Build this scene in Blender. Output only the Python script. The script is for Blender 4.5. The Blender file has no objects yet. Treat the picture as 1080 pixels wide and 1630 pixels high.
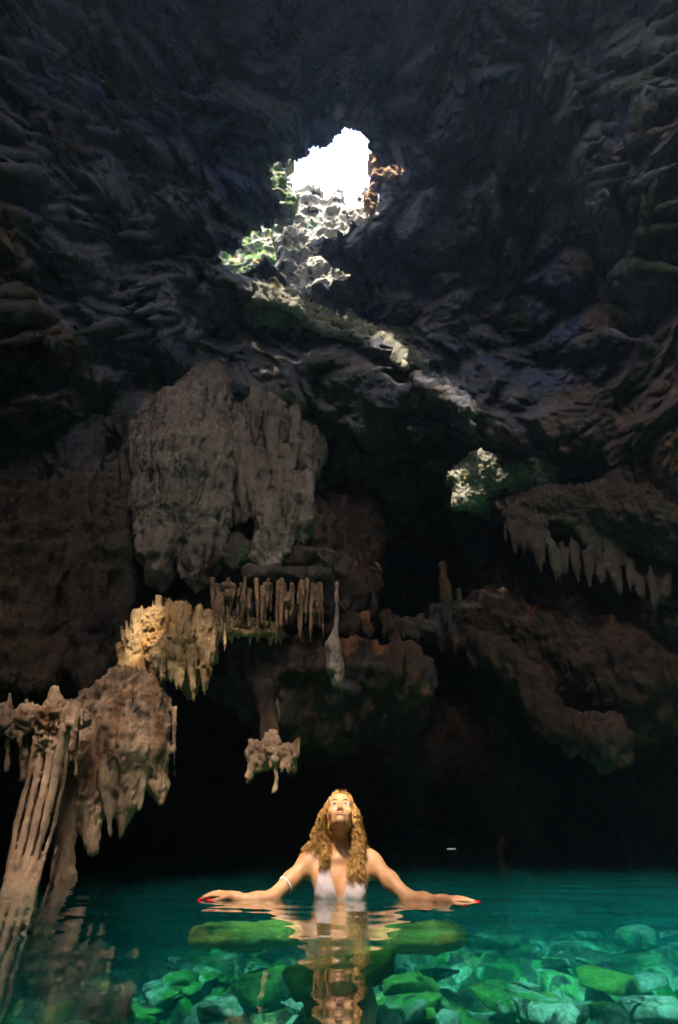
import bpy, bmesh, math, random, time
import numpy as np
from mathutils import Vector
from mathutils.bvhtree import BVHTree
T0 = time.time()
random.seed(7); rng = np.random.default_rng(7)
scene = bpy.context.scene
COL = scene.collection
R = math.radians
f32 = np.float32
# ------------------------------------------------------------------ camera numbers (photo pixels 1080 x 1630)
TH = R(32.7); FPX = 815.0; CZ = 0.24
CAM = np.array([0.0, 0.0, CZ])
cT, sT = math.cos(TH), math.sin(TH)
def ray(px, py):
    u = (np.asarray(px, float) - 540.0) / FPX; v = (815.0 - np.asarray(py, float)) / FPX
    return np.stack([u, cT - v * sT, sT + v * cT], -1)
def at(px, py, Y):                       # world point on the line of sight at forward distance Y
    d = ray(px, py); return CAM + d * (Y / d[..., 1:2] if d.ndim > 1 else Y / d[1])
def mpp(px, py, Y):                      # metres per photo pixel there
    d = ray(px, py); return (Y / d[1]) / FPX
SUN_EL, SUN_AZ = R(56), R(-14)           # sun is behind the camera, slightly to the left
SD = np.array([math.sin(SUN_AZ) * math.cos(SUN_EL), -math.cos(SUN_AZ) * math.cos(SUN_EL), math.sin(SUN_EL)])
# ------------------------------------------------------------------ noise
def _hash(ix, iy, iz, s=0):
    h = (ix.astype(np.int64) * 374761393 + iy.astype(np.int64) * 668265263 + iz.astype(np.int64) * 2147483647 + s * 974634777) & 0xffffffff
    h = ((h ^ (h >> 13)) * 1274126177) & 0xffffffff
    h = ((h ^ (h >> 15)) * 2246822519) & 0xffffffff
    return h ^ (h >> 16)
_G = rng.normal(size=(256, 3)); _G /= np.linalg.norm(_G, axis=1, keepdims=True); _G = _G.astype(f32)
def perlin(P, s=0):
    P = P.astype(f32); i = np.floor(P); f = P - i; i = i.astype(np.int64)
    w = f * f * f * (f * (f * 6 - 15) + 10)
    out = np.zeros(len(P), f32)
    for dx in (0, 1):
        wx = w[:, 0] if dx else 1 - w[:, 0]
        for dy in (0, 1):
            wy = w[:, 1] if dy else 1 - w[:, 1]
            for dz in (0, 1):
                wz = w[:, 2] if dz else 1 - w[:, 2]
                g = _G[_hash(i[:, 0] + dx, i[:, 1] + dy, i[:, 2] + dz, s) & 255]
                out += wx * wy * wz * (g[:, 0] * (f[:, 0] - dx) + g[:, 1] * (f[:, 1] - dy) + g[:, 2] * (f[:, 2] - dz))
    return out * 1.6
def fbm(P, n=4, s=0, ridged=False):
    o = 0; a = 1.0; t = 0
    for k in range(n):
        v = perlin(P * (2.03 ** k), s + k)
        if ridged: v = 1 - 2 * np.abs(v)
        o = o + a * v; t += a; a *= .5
    return o / t
def worley(P, s=0, two=False):
    i = np.floor(P).astype(np.int64); f = (P - i).astype(f32)
    d1 = np.full(len(P), 9, f32); d2 = d1.copy()
    for dx in (-1, 0, 1):
        for dy in (-1, 0, 1):
            for dz in (-1, 0, 1):
                h = _hash(i[:, 0] + dx, i[:, 1] + dy, i[:, 2] + dz, s)
                ox = (h & 255) / 255.; oy = ((h >> 8) & 255) / 255.; oz = ((h >> 16) & 255) / 255.
                d = (dx + ox - f[:, 0]) ** 2 + (dy + oy - f[:, 1]) ** 2 + (dz + oz - f[:, 2]) ** 2
                d2 = np.minimum(d2, np.maximum(d, d1)); d1 = np.minimum(d1, d)
    return (np.sqrt(d1), np.sqrt(d2)) if two else np.sqrt(d1)
# ------------------------------------------------------------------ meshes
def mesh_obj(name, V, Fq, mat=None, parent=None, smooth=True, **props):
    me = bpy.data.meshes.new(name)
    V = np.ascontiguousarray(V, f32)
    if isinstance(Fq, np.ndarray):
        n = len(Fq); k = Fq.shape[1]
        me.vertices.add(len(V)); me.vertices.foreach_set('co', V.ravel())
        me.loops.add(n * k); me.loops.foreach_set('vertex_index', Fq.astype(np.int32).ravel())
        me.polygons.add(n); me.polygons.foreach_set('loop_start', np.arange(n, dtype=np.int32) * k)
        me.polygons.foreach_set('loop_total', np.full(n, k, np.int32))
        me.update(calc_edges=True); me.validate()
    else:
        me.from_pydata([tuple(v) for v in V.tolist()], [], Fq); me.update()
    me.polygons.foreach_set('use_smooth', np.full(len(me.polygons), smooth))
    o = bpy.data.objects.new(name, me); COL.objects.link(o)
    if mat: me.materials.append(mat)
    if parent: o.parent = parent
    for k_, v in props.items():
        if v: o[k_] = v
    return o
def vnormals(V, F):
    a, b, c = V[F[:, 0]], V[F[:, 1]], V[F[:, 2]]; d = V[F[:, 3]] if F.shape[1] == 4 else a
    n = np.cross(c - a, d - b) if F.shape[1] == 4 else np.cross(b - a, c - a)
    N = np.zeros_like(V)
    for j in range(F.shape[1]):
        for q in range(3): N[:, q] += np.bincount(F[:, j], n[:, q], len(V))
    return N / (np.linalg.norm(N, axis=1, keepdims=True) + 1e-12)
def surface_nets(Fd, o, h):
    ins = Fd < 0; nx, ny, nz = Fd.shape
    c = np.zeros((nx - 1, ny - 1, nz - 1), np.uint8)
    for a in (0, 1):
        for b in (0, 1):
            for d in (0, 1): c += ins[a:nx - 1 + a, b:ny - 1 + b, d:nz - 1 + d]
    act = (c > 0) & (c < 8); I, J, K = np.nonzero(act)
    S = np.zeros((len(I), 3), f32); cnt = np.zeros(len(I), f32)
    cor = [(a, b, d) for a in (0, 1) for b in (0, 1) for d in (0, 1)]
    for p in cor:
        for ax in range(3):
            if p[ax]: continue
            q = list(p); q[ax] = 1
            f0 = Fd[I + p[0], J + p[1], K + p[2]]; f1 = Fd[I + q[0], J + q[1], K + q[2]]
            m = (f0 < 0) != (f1 < 0); t = np.where(m, f0 / np.where(m, f0 - f1, 1), 0)
            for k in range(3): S[:, k] += np.where(m, p[k] + (t if k == ax else 0), 0)
            cnt += m
    V = (np.stack([I, J, K], 1) + S / cnt[:, None]) * h + o
    idx = np.full(c.shape, -1, np.int64); idx[I, J, K] = np.arange(len(I))
    Q = []
    for ax in range(3):
        sl0 = [slice(1, -1)] * 3; sl0[ax] = slice(0, -1); sl1 = [slice(1, -1)] * 3; sl1[ax] = slice(1, None)
        A = ins[tuple(sl0)]; B = ins[tuple(sl1)]; m = A != B
        ii = np.stack(np.nonzero(m), 1); add = np.ones(3, int); add[ax] = 0; g = ii + add
        fl = A[tuple(ii.T)]
        e1 = np.zeros(3, int); e2 = np.zeros(3, int); e1[(ax + 1) % 3] = 1; e2[(ax + 2) % 3] = 1
        q = np.stack([idx[tuple((g - e1 - e2).T)], idx[tuple((g - e2).T)], idx[tuple(g.T)], idx[tuple((g - e1).T)]], 1)
        q[~fl] = q[~fl][:, ::-1]; Q.append(q)
    Q = np.concatenate(Q); return V, Q[(Q >= 0).all(1)]
# prims: ('c', a, b, ra, rb[, k]) round cone, ('e', c, radii[, rot3x3, k]) ellipsoid, ('-e', ...) carve
def sdf_field(prims, h, k, pad=None, bounds=None):
    lo, hi = [], []
    for p in prims:
        if p[0] == 'c': r = max(p[3], p[4]); lo.append(np.minimum(p[1], p[2]) - r); hi.append(np.maximum(p[1], p[2]) + r)
        elif p[0] == 'e': r = max(p[2]); lo.append(np.array(p[1]) - r); hi.append(np.array(p[1]) + r)
    lo = np.min(lo, 0) - 3 * h; hi = np.max(hi, 0) + 3 * h
    n = np.ceil((hi - lo) / h).astype(int) + 1
    Fd = np.full(n, 1.0, f32)
    ax = [lo[i] + np.arange(n[i]) * h for i in range(3)]
    for p in prims:
        kk = p[5] if p[0] == 'c' and len(p) > 5 else (p[4] if p[0] != 'c' and len(p) > 4 else k)
        m = kk * 1.2 + 3 * h
        if p[0] == 'c':
            a, b, ra, rb = np.array(p[1], float), np.array(p[2], float), p[3], p[4]; r = max(ra, rb)
            l = np.minimum(a, b) - r - m; u = np.maximum(a, b) + r + m
        else:
            c_ = np.array(p[1], float); r = max(p[2]); l = c_ - r - m; u = c_ + r + m
        i0 = np.clip(np.floor((l - lo) / h).astype(int), 0, n); i1 = np.clip(np.ceil((u - lo) / h).astype(int) + 1, 0, n)
        if (i1 <= i0).any(): continue
        X = ax[0][i0[0]:i1[0], None, None].astype(f32); Y = ax[1][None, i0[1]:i1[1], None].astype(f32); Z = ax[2][None, None, i0[2]:i1[2]].astype(f32)
        if p[0] == 'c':
            ba = b - a; L2 = max(float(ba @ ba), 1e-9)
            t = np.clip(((X - a[0]) * ba[0] + (Y - a[1]) * ba[1] + (Z - a[2]) * ba[2]) / L2, 0, 1)
            d = np.sqrt((X - a[0] - t * ba[0]) ** 2 + (Y - a[1] - t * ba[1]) ** 2 + (Z - a[2] - t * ba[2]) ** 2) - (ra + t * (rb - ra))
        else:
            x, y, z = X - c_[0], Y - c_[1], Z - c_[2]; M = p[3] if len(p) > 3 and p[3] is not None else np.eye(3)
            q = [M[0][j] * x + M[1][j] * y + M[2][j] * z for j in range(3)]     # columns of M are the local axes
            rr = p[2]; s0 = np.sqrt(sum((q[j] / rr[j]) ** 2 for j in range(3))); s1 = np.sqrt(sum((q[j] / rr[j] ** 2) ** 2 for j in range(3))) + 1e-9
            d = s0 * (s0 - 1) / s1
        S = Fd[i0[0]:i1[0], i0[1]:i1[1], i0[2]:i1[2]]
        if p[0] == '-e':
            d = -d; hh = np.maximum(kk - np.abs(S - d), 0) / kk; S[...] = np.maximum(S, d) + hh * hh * kk * .25
        else:
            hh = np.maximum(kk - np.abs(S - d), 0) / kk; S[...] = np.minimum(S, d) - hh * hh * kk * .25
    return Fd, lo
def sdf_mesh(prims, h, k):
    Fd, lo = sdf_field(prims, h, k); return surface_nets(Fd, lo, h)
def frustum_tube(path, radii, n=6):
    path = np.asarray(path, float); m = len(path); T = np.gradient(path, axis=0); T /= np.linalg.norm(T, axis=1, keepdims=True) + 1e-9
    ref = np.array([.3, .2, .93]); A = np.cross(T, ref); A /= np.linalg.norm(A, axis=1, keepdims=True) + 1e-9; B = np.cross(T, A)
    an = np.arange(n) * 2 * math.pi / n
    V = path[:, None] + np.asarray(radii)[:, None, None] * (np.cos(an)[None, :, None] * A[:, None] + np.sin(an)[None, :, None] * B[:, None])
    V = V.reshape(-1, 3); i = np.arange(m - 1)[:, None] * n; j = np.arange(n)[None]; j2 = (j + 1) % n
    return V, np.stack([i + j, i + j2, i + n + j2, i + n + j], -1).reshape(-1, 4)
class Acc:
    def __init__(s): s.V = []; s.F = []; s.n = 0
    def add(s, V, F): s.V.append(V); s.F.append(F + s.n); s.n += len(V)
    def get(s): return np.concatenate(s.V), np.concatenate(s.F)
# ------------------------------------------------------------------ materials
def newmat(name):
    m = bpy.data.materials.new(name); m.use_nodes = True; nt = m.node_tree; nt.nodes.clear()
    out = nt.nodes.new('ShaderNodeOutputMaterial'); return m, nt, out
def N(nt, t, **kw):
    n = nt.nodes.new(t)
    for k, v in kw.items():
        if k.startswith('i_'): n.inputs[k[2:].replace('_', ' ')].default_value = v
        else: setattr(n, k, v)
    return n
def noise_col(nt, vec, scale, ramp, detail=6, rough=.6, w=None, dist=0.0):
    n = N(nt, 'ShaderNodeTexNoise'); n.inputs['Scale'].default_value = scale; n.inputs['Detail'].default_value = detail; n.inputs['Roughness'].default_value = rough; n.inputs['Distortion'].default_value = dist
    nt.links.new(vec, n.inputs['Vector'])
    r = N(nt, 'ShaderNodeValToRGB'); e = r.color_ramp.elements
    while len(e) < len(ramp): e.new(.5)
    for q, (p, c) in zip(e, ramp): q.position = p; q.color = (*c, 1) if len(c) == 3 else c
    nt.links.new(n.outputs['Fac'], r.inputs['Fac']); return r.outputs['Color'], n.outputs['Fac']
def mix(nt, fac, a, b, mode='MIX'):
    m = N(nt, 'ShaderNodeMix', data_type='RGBA', blend_type=mode)
    for s, v in ((0, fac), (6, a), (7, b)):
        if isinstance(v, (int, float)): m.inputs[s].default_value = v
        elif isinstance(v, tuple): m.inputs[s].default_value = (*v, 1)
        else: nt.links.new(v, m.inputs[s])
    return m.outputs[2]
BW = [(.0, (0, 0, 0)), (1., (1, 1, 1))]
def rock_mat(name, c1, c2, stains=(), vstretch=1.0, bump=.6, scale=1.0, rough=.85, fleck=.5, moss=None, shift=(0, 0, 0), crack=.1):
    m, nt, out = newmat(name); L = nt.links.new
    tc = N(nt, 'ShaderNodeTexCoord'); mp = N(nt, 'ShaderNodeMapping'); mp.inputs['Scale'].default_value = (1, 1, vstretch); mp.inputs['Location'].default_value = shift
    L(tc.outputs['Object'], mp.inputs['Vector']); v = mp.outputs['Vector']; vo = tc.outputs['Object']
    base, _ = noise_col(nt, v, 1.1 * scale, [(.3, c1), (.7, c2)], 8, .62, dist=.6)
    for i, (c, sc, lo_, hi_) in enumerate(stains):
        f, _ = noise_col(nt, v, sc, [(lo_, (0, 0, 0)), (hi_, (1, 1, 1))], 6, .6, dist=.8)
        off = nt.nodes[-3] if False else None
        base = mix(nt, f, base, c)
    sp, _ = noise_col(nt, v, 9 * scale, [(.32, (.42, .42, .42)), (.6, (1.1, 1.08, 1.05))], 8, .72)
    base = mix(nt, .75, base, sp, 'MULTIPLY')
    vor = N(nt, 'ShaderNodeTexVoronoi', feature='DISTANCE_TO_EDGE'); vor.inputs['Scale'].default_value = 2.2 * scale
    nz = N(nt, 'ShaderNodeTexNoise'); nz.inputs['Scale'].default_value = 3; L(vo, nz.inputs['Vector'])
    vv = N(nt, 'ShaderNodeMix', data_type='RGBA', blend_type='LINEAR_LIGHT'); vv.inputs[0].default_value = .35; L(v, vv.inputs[6]); L(nz.outputs['Color'], vv.inputs[7]); L(vv.outputs[2], vor.inputs['Vector'])
    cr = N(nt, 'ShaderNodeValToRGB'); cr.color_ramp.elements[0].position = 0; cr.color_ramp.elements[0].color = (.35, .35, .35, 1); cr.color_ramp.elements[1].position = .035; L(vor.outputs['Distance'], cr.inputs['Fac'])
    base = mix(nt, crack, base, cr.outputs['Color'], 'MULTIPLY')
    b = N(nt, 'ShaderNodeBsdfPrincipled'); L(base, b.inputs['Base Color'])
    _, n1 = noise_col(nt, v, 5 * scale, BW, 10, .7); _, n2 = noise_col(nt, v, 26 * scale, BW, 6, .75)
    ad = N(nt, 'ShaderNodeMath', operation='MULTIPLY_ADD'); L(n2, ad.inputs[0]); ad.inputs[1].default_value = .35; L(n1, ad.inputs[2])
    ad2 = N(nt, 'ShaderNodeMath', operation='MULTIPLY_ADD'); L(cr.outputs['Color'], ad2.inputs[0]); ad2.inputs[1].default_value = .18 * (crack > .2); L(ad.outputs[0], ad2.inputs[2])
    bp = N(nt, 'ShaderNodeBump'); bp.inputs['Strength'].default_value = bump; bp.inputs['Distance'].default_value = .12 / scale; L(ad2.outputs[0], bp.inputs['Height']); L(bp.outputs[0], b.inputs['Normal'])
    b.inputs['Roughness'].default_value = rough; b.inputs['Specular IOR Level'].default_value = .25
    L(b.outputs[0], out.inputs['Surface']); return m
RUST = (.20, .08, .035); GREEN = (.07, .12, .035); DARK = (.05, .045, .045); TEAL = (.06, .16, .13); OCHRE = (.34, .18, .05); BLUE = (.10, .13, .22)
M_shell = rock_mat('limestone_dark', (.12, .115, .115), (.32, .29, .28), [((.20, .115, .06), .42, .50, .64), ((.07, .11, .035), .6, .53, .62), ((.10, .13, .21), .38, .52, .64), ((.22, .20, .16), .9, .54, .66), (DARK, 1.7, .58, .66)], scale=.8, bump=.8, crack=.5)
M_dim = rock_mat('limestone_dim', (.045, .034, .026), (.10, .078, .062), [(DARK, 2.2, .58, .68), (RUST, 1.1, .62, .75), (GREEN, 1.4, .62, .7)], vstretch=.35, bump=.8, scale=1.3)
def by_height(m):  # rock brown low, blue-grey high; shade and skylight glow painted into the tints
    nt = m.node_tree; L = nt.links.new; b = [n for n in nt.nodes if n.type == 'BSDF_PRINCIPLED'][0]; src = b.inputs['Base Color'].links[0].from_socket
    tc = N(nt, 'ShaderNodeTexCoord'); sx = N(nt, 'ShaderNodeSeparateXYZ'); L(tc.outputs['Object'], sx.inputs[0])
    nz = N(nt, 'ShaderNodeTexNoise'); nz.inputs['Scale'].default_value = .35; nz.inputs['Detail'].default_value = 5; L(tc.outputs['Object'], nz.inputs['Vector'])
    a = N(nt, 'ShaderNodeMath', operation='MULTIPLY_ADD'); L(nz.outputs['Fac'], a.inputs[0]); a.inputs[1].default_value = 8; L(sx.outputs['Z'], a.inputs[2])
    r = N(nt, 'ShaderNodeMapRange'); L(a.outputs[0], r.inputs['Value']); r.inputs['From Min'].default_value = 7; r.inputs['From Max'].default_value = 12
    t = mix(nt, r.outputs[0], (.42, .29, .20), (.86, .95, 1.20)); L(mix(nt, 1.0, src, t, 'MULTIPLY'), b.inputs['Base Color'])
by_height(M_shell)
M_grey = rock_mat('limestone_grey', (.17, .132, .112), (.35, .275, .235), [(DARK, 2.2, .60, .7), (RUST, 1.1, .62, .75)], vstretch=.35, bump=.7, scale=1.1)
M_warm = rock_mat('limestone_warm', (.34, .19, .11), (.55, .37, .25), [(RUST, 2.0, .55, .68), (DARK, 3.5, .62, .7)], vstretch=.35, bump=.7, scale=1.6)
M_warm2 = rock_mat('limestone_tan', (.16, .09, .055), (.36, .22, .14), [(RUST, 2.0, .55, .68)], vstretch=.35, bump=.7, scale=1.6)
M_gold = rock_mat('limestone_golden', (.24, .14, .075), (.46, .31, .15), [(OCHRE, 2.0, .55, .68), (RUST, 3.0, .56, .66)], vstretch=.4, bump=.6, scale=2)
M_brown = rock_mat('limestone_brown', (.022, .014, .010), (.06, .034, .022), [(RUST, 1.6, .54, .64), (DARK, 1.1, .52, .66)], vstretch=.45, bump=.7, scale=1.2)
M_moss = rock_mat('mossy_limestone', (.26, .27, .20), (.55, .55, .47), [((.10, .22, .03), 2.2, .44, .54), (TEAL, 1.6, .57, .66), (OCHRE, 2.8, .56, .64)], bump=.8, scale=1.8)
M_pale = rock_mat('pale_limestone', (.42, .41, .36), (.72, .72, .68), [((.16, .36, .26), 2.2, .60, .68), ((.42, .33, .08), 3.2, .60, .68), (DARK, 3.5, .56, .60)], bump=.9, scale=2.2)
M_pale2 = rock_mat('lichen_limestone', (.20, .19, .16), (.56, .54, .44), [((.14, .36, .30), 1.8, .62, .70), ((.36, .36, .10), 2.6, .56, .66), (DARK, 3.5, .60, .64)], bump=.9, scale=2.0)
M_algae = rock_mat('yellow_algae_rock', (.12, .19, .03), (.34, .34, .06), [((.46, .22, .03), 1.6, .50, .62), (DARK, 3.2, .6, .7)], bump=.4, scale=3)
M_green = rock_mat('algae_rock', (.05, .16, .03), (.16, .34, .06), [((.30, .20, .04), 2.2, .55, .66), (DARK, 3.2, .6, .7)], bump=.4, scale=3)
def bed_mat():
    m = rock_mat('lake_bed_slabs', (.26, .36, .30), (.62, .72, .60), [((.06, .26, .05), 1.6, .52, .58), (DARK, 2.6, .54, .6)], bump=.6, scale=1.2, crack=.9); nt = m.node_tree; L = nt.links.new
    b = [n for n in nt.nodes if n.type == 'BSDF_PRINCIPLED'][0]; src = b.inputs['Base Color'].links[0].from_socket
    tc = N(nt, 'ShaderNodeTexCoord'); nz = N(nt, 'ShaderNodeTexNoise'); nz.inputs['Scale'].default_value = 2; L(tc.outputs['Object'], nz.inputs['Vector'])
    ad = N(nt, 'ShaderNodeMix', data_type='RGBA', blend_type='LINEAR_LIGHT'); ad.inputs[0].default_value = .3; L(tc.outputs['Object'], ad.inputs[6]); L(nz.outputs['Color'], ad.inputs[7])
    v = N(nt, 'ShaderNodeTexVoronoi'); v.inputs['Scale'].default_value = 3.4; L(ad.outputs[2], v.inputs['Vector']); sx = N(nt, 'ShaderNodeSeparateColor'); L(v.outputs['Color'], sx.inputs[0])
    r = N(nt, 'ShaderNodeValToRGB'); e = r.color_ramp.elements; r.color_ramp.interpolation = 'CONSTANT'
    for p_, c_ in ((.0, (.10, .14, .12)), (.25, (.9, 1.0, .85)), (.5, (.35, .55, .30)), (.7, (.28, .85, .2)), (.88, (.8, .7, .3))):
        q_ = e[0] if p_ == 0 else e.new(p_); q_.position = p_; q_.color = (*c_, 1)
    L(sx.outputs[0], r.inputs['Fac']); L(mix(nt, .85, src, r.outputs['Color'], 'MULTIPLY'), b.inputs['Base Color']); return m
M_slab = bed_mat()
M_bed = rock_mat('lake_bed_stone', (.16, .24, .20), (.48, .58, .48), [((.06, .26, .05), 1.6, .52, .58), (DARK, 2.6, .54, .6)], bump=.5, scale=2.2, crack=.7)
# ------------------------------------------------------------------ cave wall: one sheet of rock round the front of the chamber
CTRL = [  # px, py, distance
    (540, -150, 18.6), (540, 0, 18.0), (540, 120, 16.6), (540, 280, 15.0), (540, 400, 13.7), (540, 500, 12.2), (540, 600, 10.8), (560, 690, 9.8), (560, 780, 10.8),
    (540, 900, 11.5), (540, 1000, 12.2), (540, 1100, 13.5), (540, 1200, 16), (540, 1300, 18), (540, 1400, 18.5), (720, 1300, 20), (720, 1380, 20),
    (200, -100, 15), (0, -100, 12), (0, 150, 10.5), (220, 150, 13.5), (390, 230, 14.0), (300, 380, 11.5), (150, 400, 10), (0, 400, 8.6), (0, 600, 7.6), (220, 560, 9.3), (370, 560, 10.3),
    (0, 800, 7.5), (200, 800, 8.2), (380, 800, 9.6), (0, 1000, 7.8), (200, 1050, 9), (0, 1200, 8.5), (200, 1200, 11), (360, 1200, 14), (0, 1380, 9), (200, 1380, 13),
    (880, -100, 15), (1080, -100, 12.5), (1080, 150, 10.8), (860, 150, 13), (700, 200, 14.6), (830, 360, 12.4), (1000, 400, 10), (700, 470, 12.4), (830, 560, 10.8), (1000, 600, 9.2), (700, 650, 9.6), (850, 700, 9.0),
    (1080, 750, 7.6), (700, 820, 10.4), (860, 800, 9.4), (1080, 900, 7.8), (900, 950, 9.0), (700, 1000, 10.8), (1080, 1100, 8.6), (900, 1130, 10), (1080, 1250, 10), (900, 1280, 14), (1080, 1400, 11), (900, 1400, 17)]
CT = np.array(CTRL, float)
def shell_r(PX, PY):
    A = CT[:, :2] / 300.0; w = np.log(CT[:, 2]); n = len(A)
    def phi(r2): return np.sqrt(r2 + .12)
    K = phi(((A[:, None] - A[None]) ** 2).sum(-1)); Pm = np.c_[np.ones(n), A]
    Mx = np.block([[K + 0.02 * np.eye(n), Pm], [Pm.T, np.zeros((3, 3))]]); sol = np.linalg.solve(Mx, np.r_[w, 0, 0, 0])
    px = np.clip(PX, -60, 1140); py = np.clip(PY, -150, 1420)
    q = np.stack([px, py], -1) / 300.0; out = np.full(px.shape, sol[n]) + q @ sol[n + 1:]
    for i in range(n): out += sol[i] * phi(((q - A[i]) ** 2).sum(-1))
    r = np.exp(out)
    ex = np.maximum(np.maximum(-60 - PX, PX - 1140), 0) / 300.0
    return r * (1 + .25 * np.maximum(ex - .35, 0) + 0 * ex) + 9 * np.maximum(ex - .35, 0)
gx = np.concatenate([np.arange(-560, -40, 9.), np.arange(-40, 1120, 2.3), np.arange(1120, 1650, 9.)])
gy = np.concatenate([np.arange(-420, -30, 9.), np.arange(-30, 1300, 2.3), np.arange(1300, 1430, 2.)])
PX, PY = np.meshgrid(gx, gy); PXf, PYf = PX.ravel(), PY.ravel()
D = ray(PXf, PYf); D /= np.linalg.norm(D, axis=1, keepdims=True)
r0 = shell_r(PXf, PYf); P = CAM + D * r0[:, None]
sm = lambda a, b, x: np.clip((x - a) / (b - a), 0, 1) ** 2 * (3 - 2 * np.clip((x - a) / (b - a), 0, 1))
warp = np.stack([perlin(P * .5, 31), perlin(P * .5, 32), perlin(P * .5, 33)], 1) * .8
Pw = P + warp
d = 1.1 * fbm(Pw * .22, 3, 1) + .55 * (fbm(Pw * .55, 4, 5, True) - .3)
w1, w2 = worley(Pw * np.array([.95, .95, .6]), 3, True)
d += -.75 * sm(.0, .45, w2 - w1) + .3 + .5 * perlin(P * .9, 2) * sm(-.2, .3, perlin(P * .35, 28))                     # blocky facets with creases
lump = worley((P + .2 * warp) * np.array([2.6, 2.6, 1.2]), 9)
wl = np.maximum(sm(330, 60, PXf) * sm(700, 500, PYf), sm(760, 980, PXf) * sm(420, 300, PYf)) * .8 + .12
d += wl * (.52 * lump - .26)
fl = fbm(P * np.array([2.2, 2.2, .35]), 4, 12)            # hanging fluting on the lower left and right
d += .38 * fl * np.maximum(sm(450, 250, PXf) * sm(500, 650, PYf), .35 * sm(820, 950, PXf) * sm(700, 800, PYf) + .15)
strata = perlin(Pw * np.array([.25, .25, 1.6]), 21); d += .14 * np.abs(strata) * sm(520, 700, PXf)
wa, wb = worley(Pw * np.array([2.1, 2.1, 1.5]) + .25 * np.stack([perlin(P * 3, 61), perlin(P * 3, 62), perlin(P * 3, 63)], 1), 23, True)
d += -.20 * np.minimum(sm(0, .22, wb - wa), 1) * (.4 + .6 * sm(-.3, .4, perlin(P * .45, 24))) + .05
d += .45 * sm(.25, .7, perlin(P * .8, 26)) * sm(-.1, .3, perlin(P * .3, 27))      # pockets
d += .15 * fbm(P * 2.4, 5, 15, True) + .10 * fbm(P * 7, 4, 18, True)
d *= np.clip(r0 / 11, .55, 1.25)
# a shelf of rock that runs down the wall from the opening (its lip catches the sun)
def polyline_dist(px, py, pts):
    pts = np.array(pts, float); best = np.full(px.shape, 1e9); side = np.zeros(px.shape)
    for a, b in zip(pts[:-1], pts[1:]):
        ab = b - a; t = np.clip(((px - a[0]) * ab[0] + (py - a[1]) * ab[1]) / (ab @ ab), 0, 1)
        qx, qy = px - a[0] - t * ab[0], py - a[1] - t * ab[1]; dd = np.hypot(qx, qy)
        m = dd < best; best = np.where(m, dd, best); side = np.where(m, np.sign(ab[0] * qy - ab[1] * qx), side)
    return best, side
RIDGE = [(300, 420), (350, 395), (385, 440), (420, 455), (480, 470), (520, 500), (570, 510), (610, 535), (650, 565), (700, 605), (750, 640)]
wob = 14 * perlin(np.stack([PXf / 22, PYf / 22, PXf * 0], 1), 41) + 5 * perlin(np.stack([PXf / 7, PYf / 7, PXf * 0], 1), 42)
bd, sd_ = polyline_dist(PXf + wob, PYf + wob, RIDGE)
below = sm(-6, 6, bd * sd_)
d += -.75 * below * np.exp(-np.maximum(bd, 0) / 95) + .30 * (1 - below) * np.exp(-bd / 60)
P = CAM + D * (r0 + d)[:, None]
nyy, nxx = PX.shape
gi = np.arange(nyy * nxx).reshape(nyy, nxx)
Fs = np.stack([gi[:-1, :-1], gi[1:, :-1], gi[1:, 1:], gi[:-1, 1:]], -1).reshape(-1, 4)
def inpoly(px, py, poly):
    poly = np.array(poly, float); c = np.zeros(px.shape, bool); j = len(poly) - 1
    for i in range(len(poly)):
        xi, yi = poly[i]; xj, yj = poly[j]
        c ^= ((yi > py) != (yj > py)) & (px < (xj - xi) * (py - yi) / (yj - yi + 1e-9) + xi); j = i
    return c
fcx = PXf[Fs].mean(1); fcy = PYf[Fs].mean(1)
ws = 9 * perlin(np.stack([fcx / 16, fcy / 16, fcx * 0], 1), 51) + 5 * perlin(np.stack([fcx / 6, fcy / 6, fcx * 0], 1), 52)
HOLE = [(480, 250), (500, 232), (530, 225), (545, 208), (570, 206), (588, 225), (590, 240), (605, 262), (650, 268), (620, 285), (598, 300), (600, 345), (560, 352), (530, 380), (500, 380), (505, 400), (530, 425), (560, 440), (530, 450), (500, 455), (490, 468), (460, 455), (440, 425), (425, 412), (400, 425), (380, 440), (355, 425), (352, 400), (372, 408), (400, 372), (430, 365), (455, 348), (445, 315), (430, 295), (432, 268), (455, 255)]
BLUEGAP = [(713, 1350.5), (727, 1350.5), (727, 1354), (713, 1354)]
cut = inpoly(fcx + ws, fcy + ws, HOLE) | inpoly(fcx, fcy, BLUEGAP)
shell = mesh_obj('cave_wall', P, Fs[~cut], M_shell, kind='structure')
print('shell', len(P), round(time.time() - T0, 1))
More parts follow.
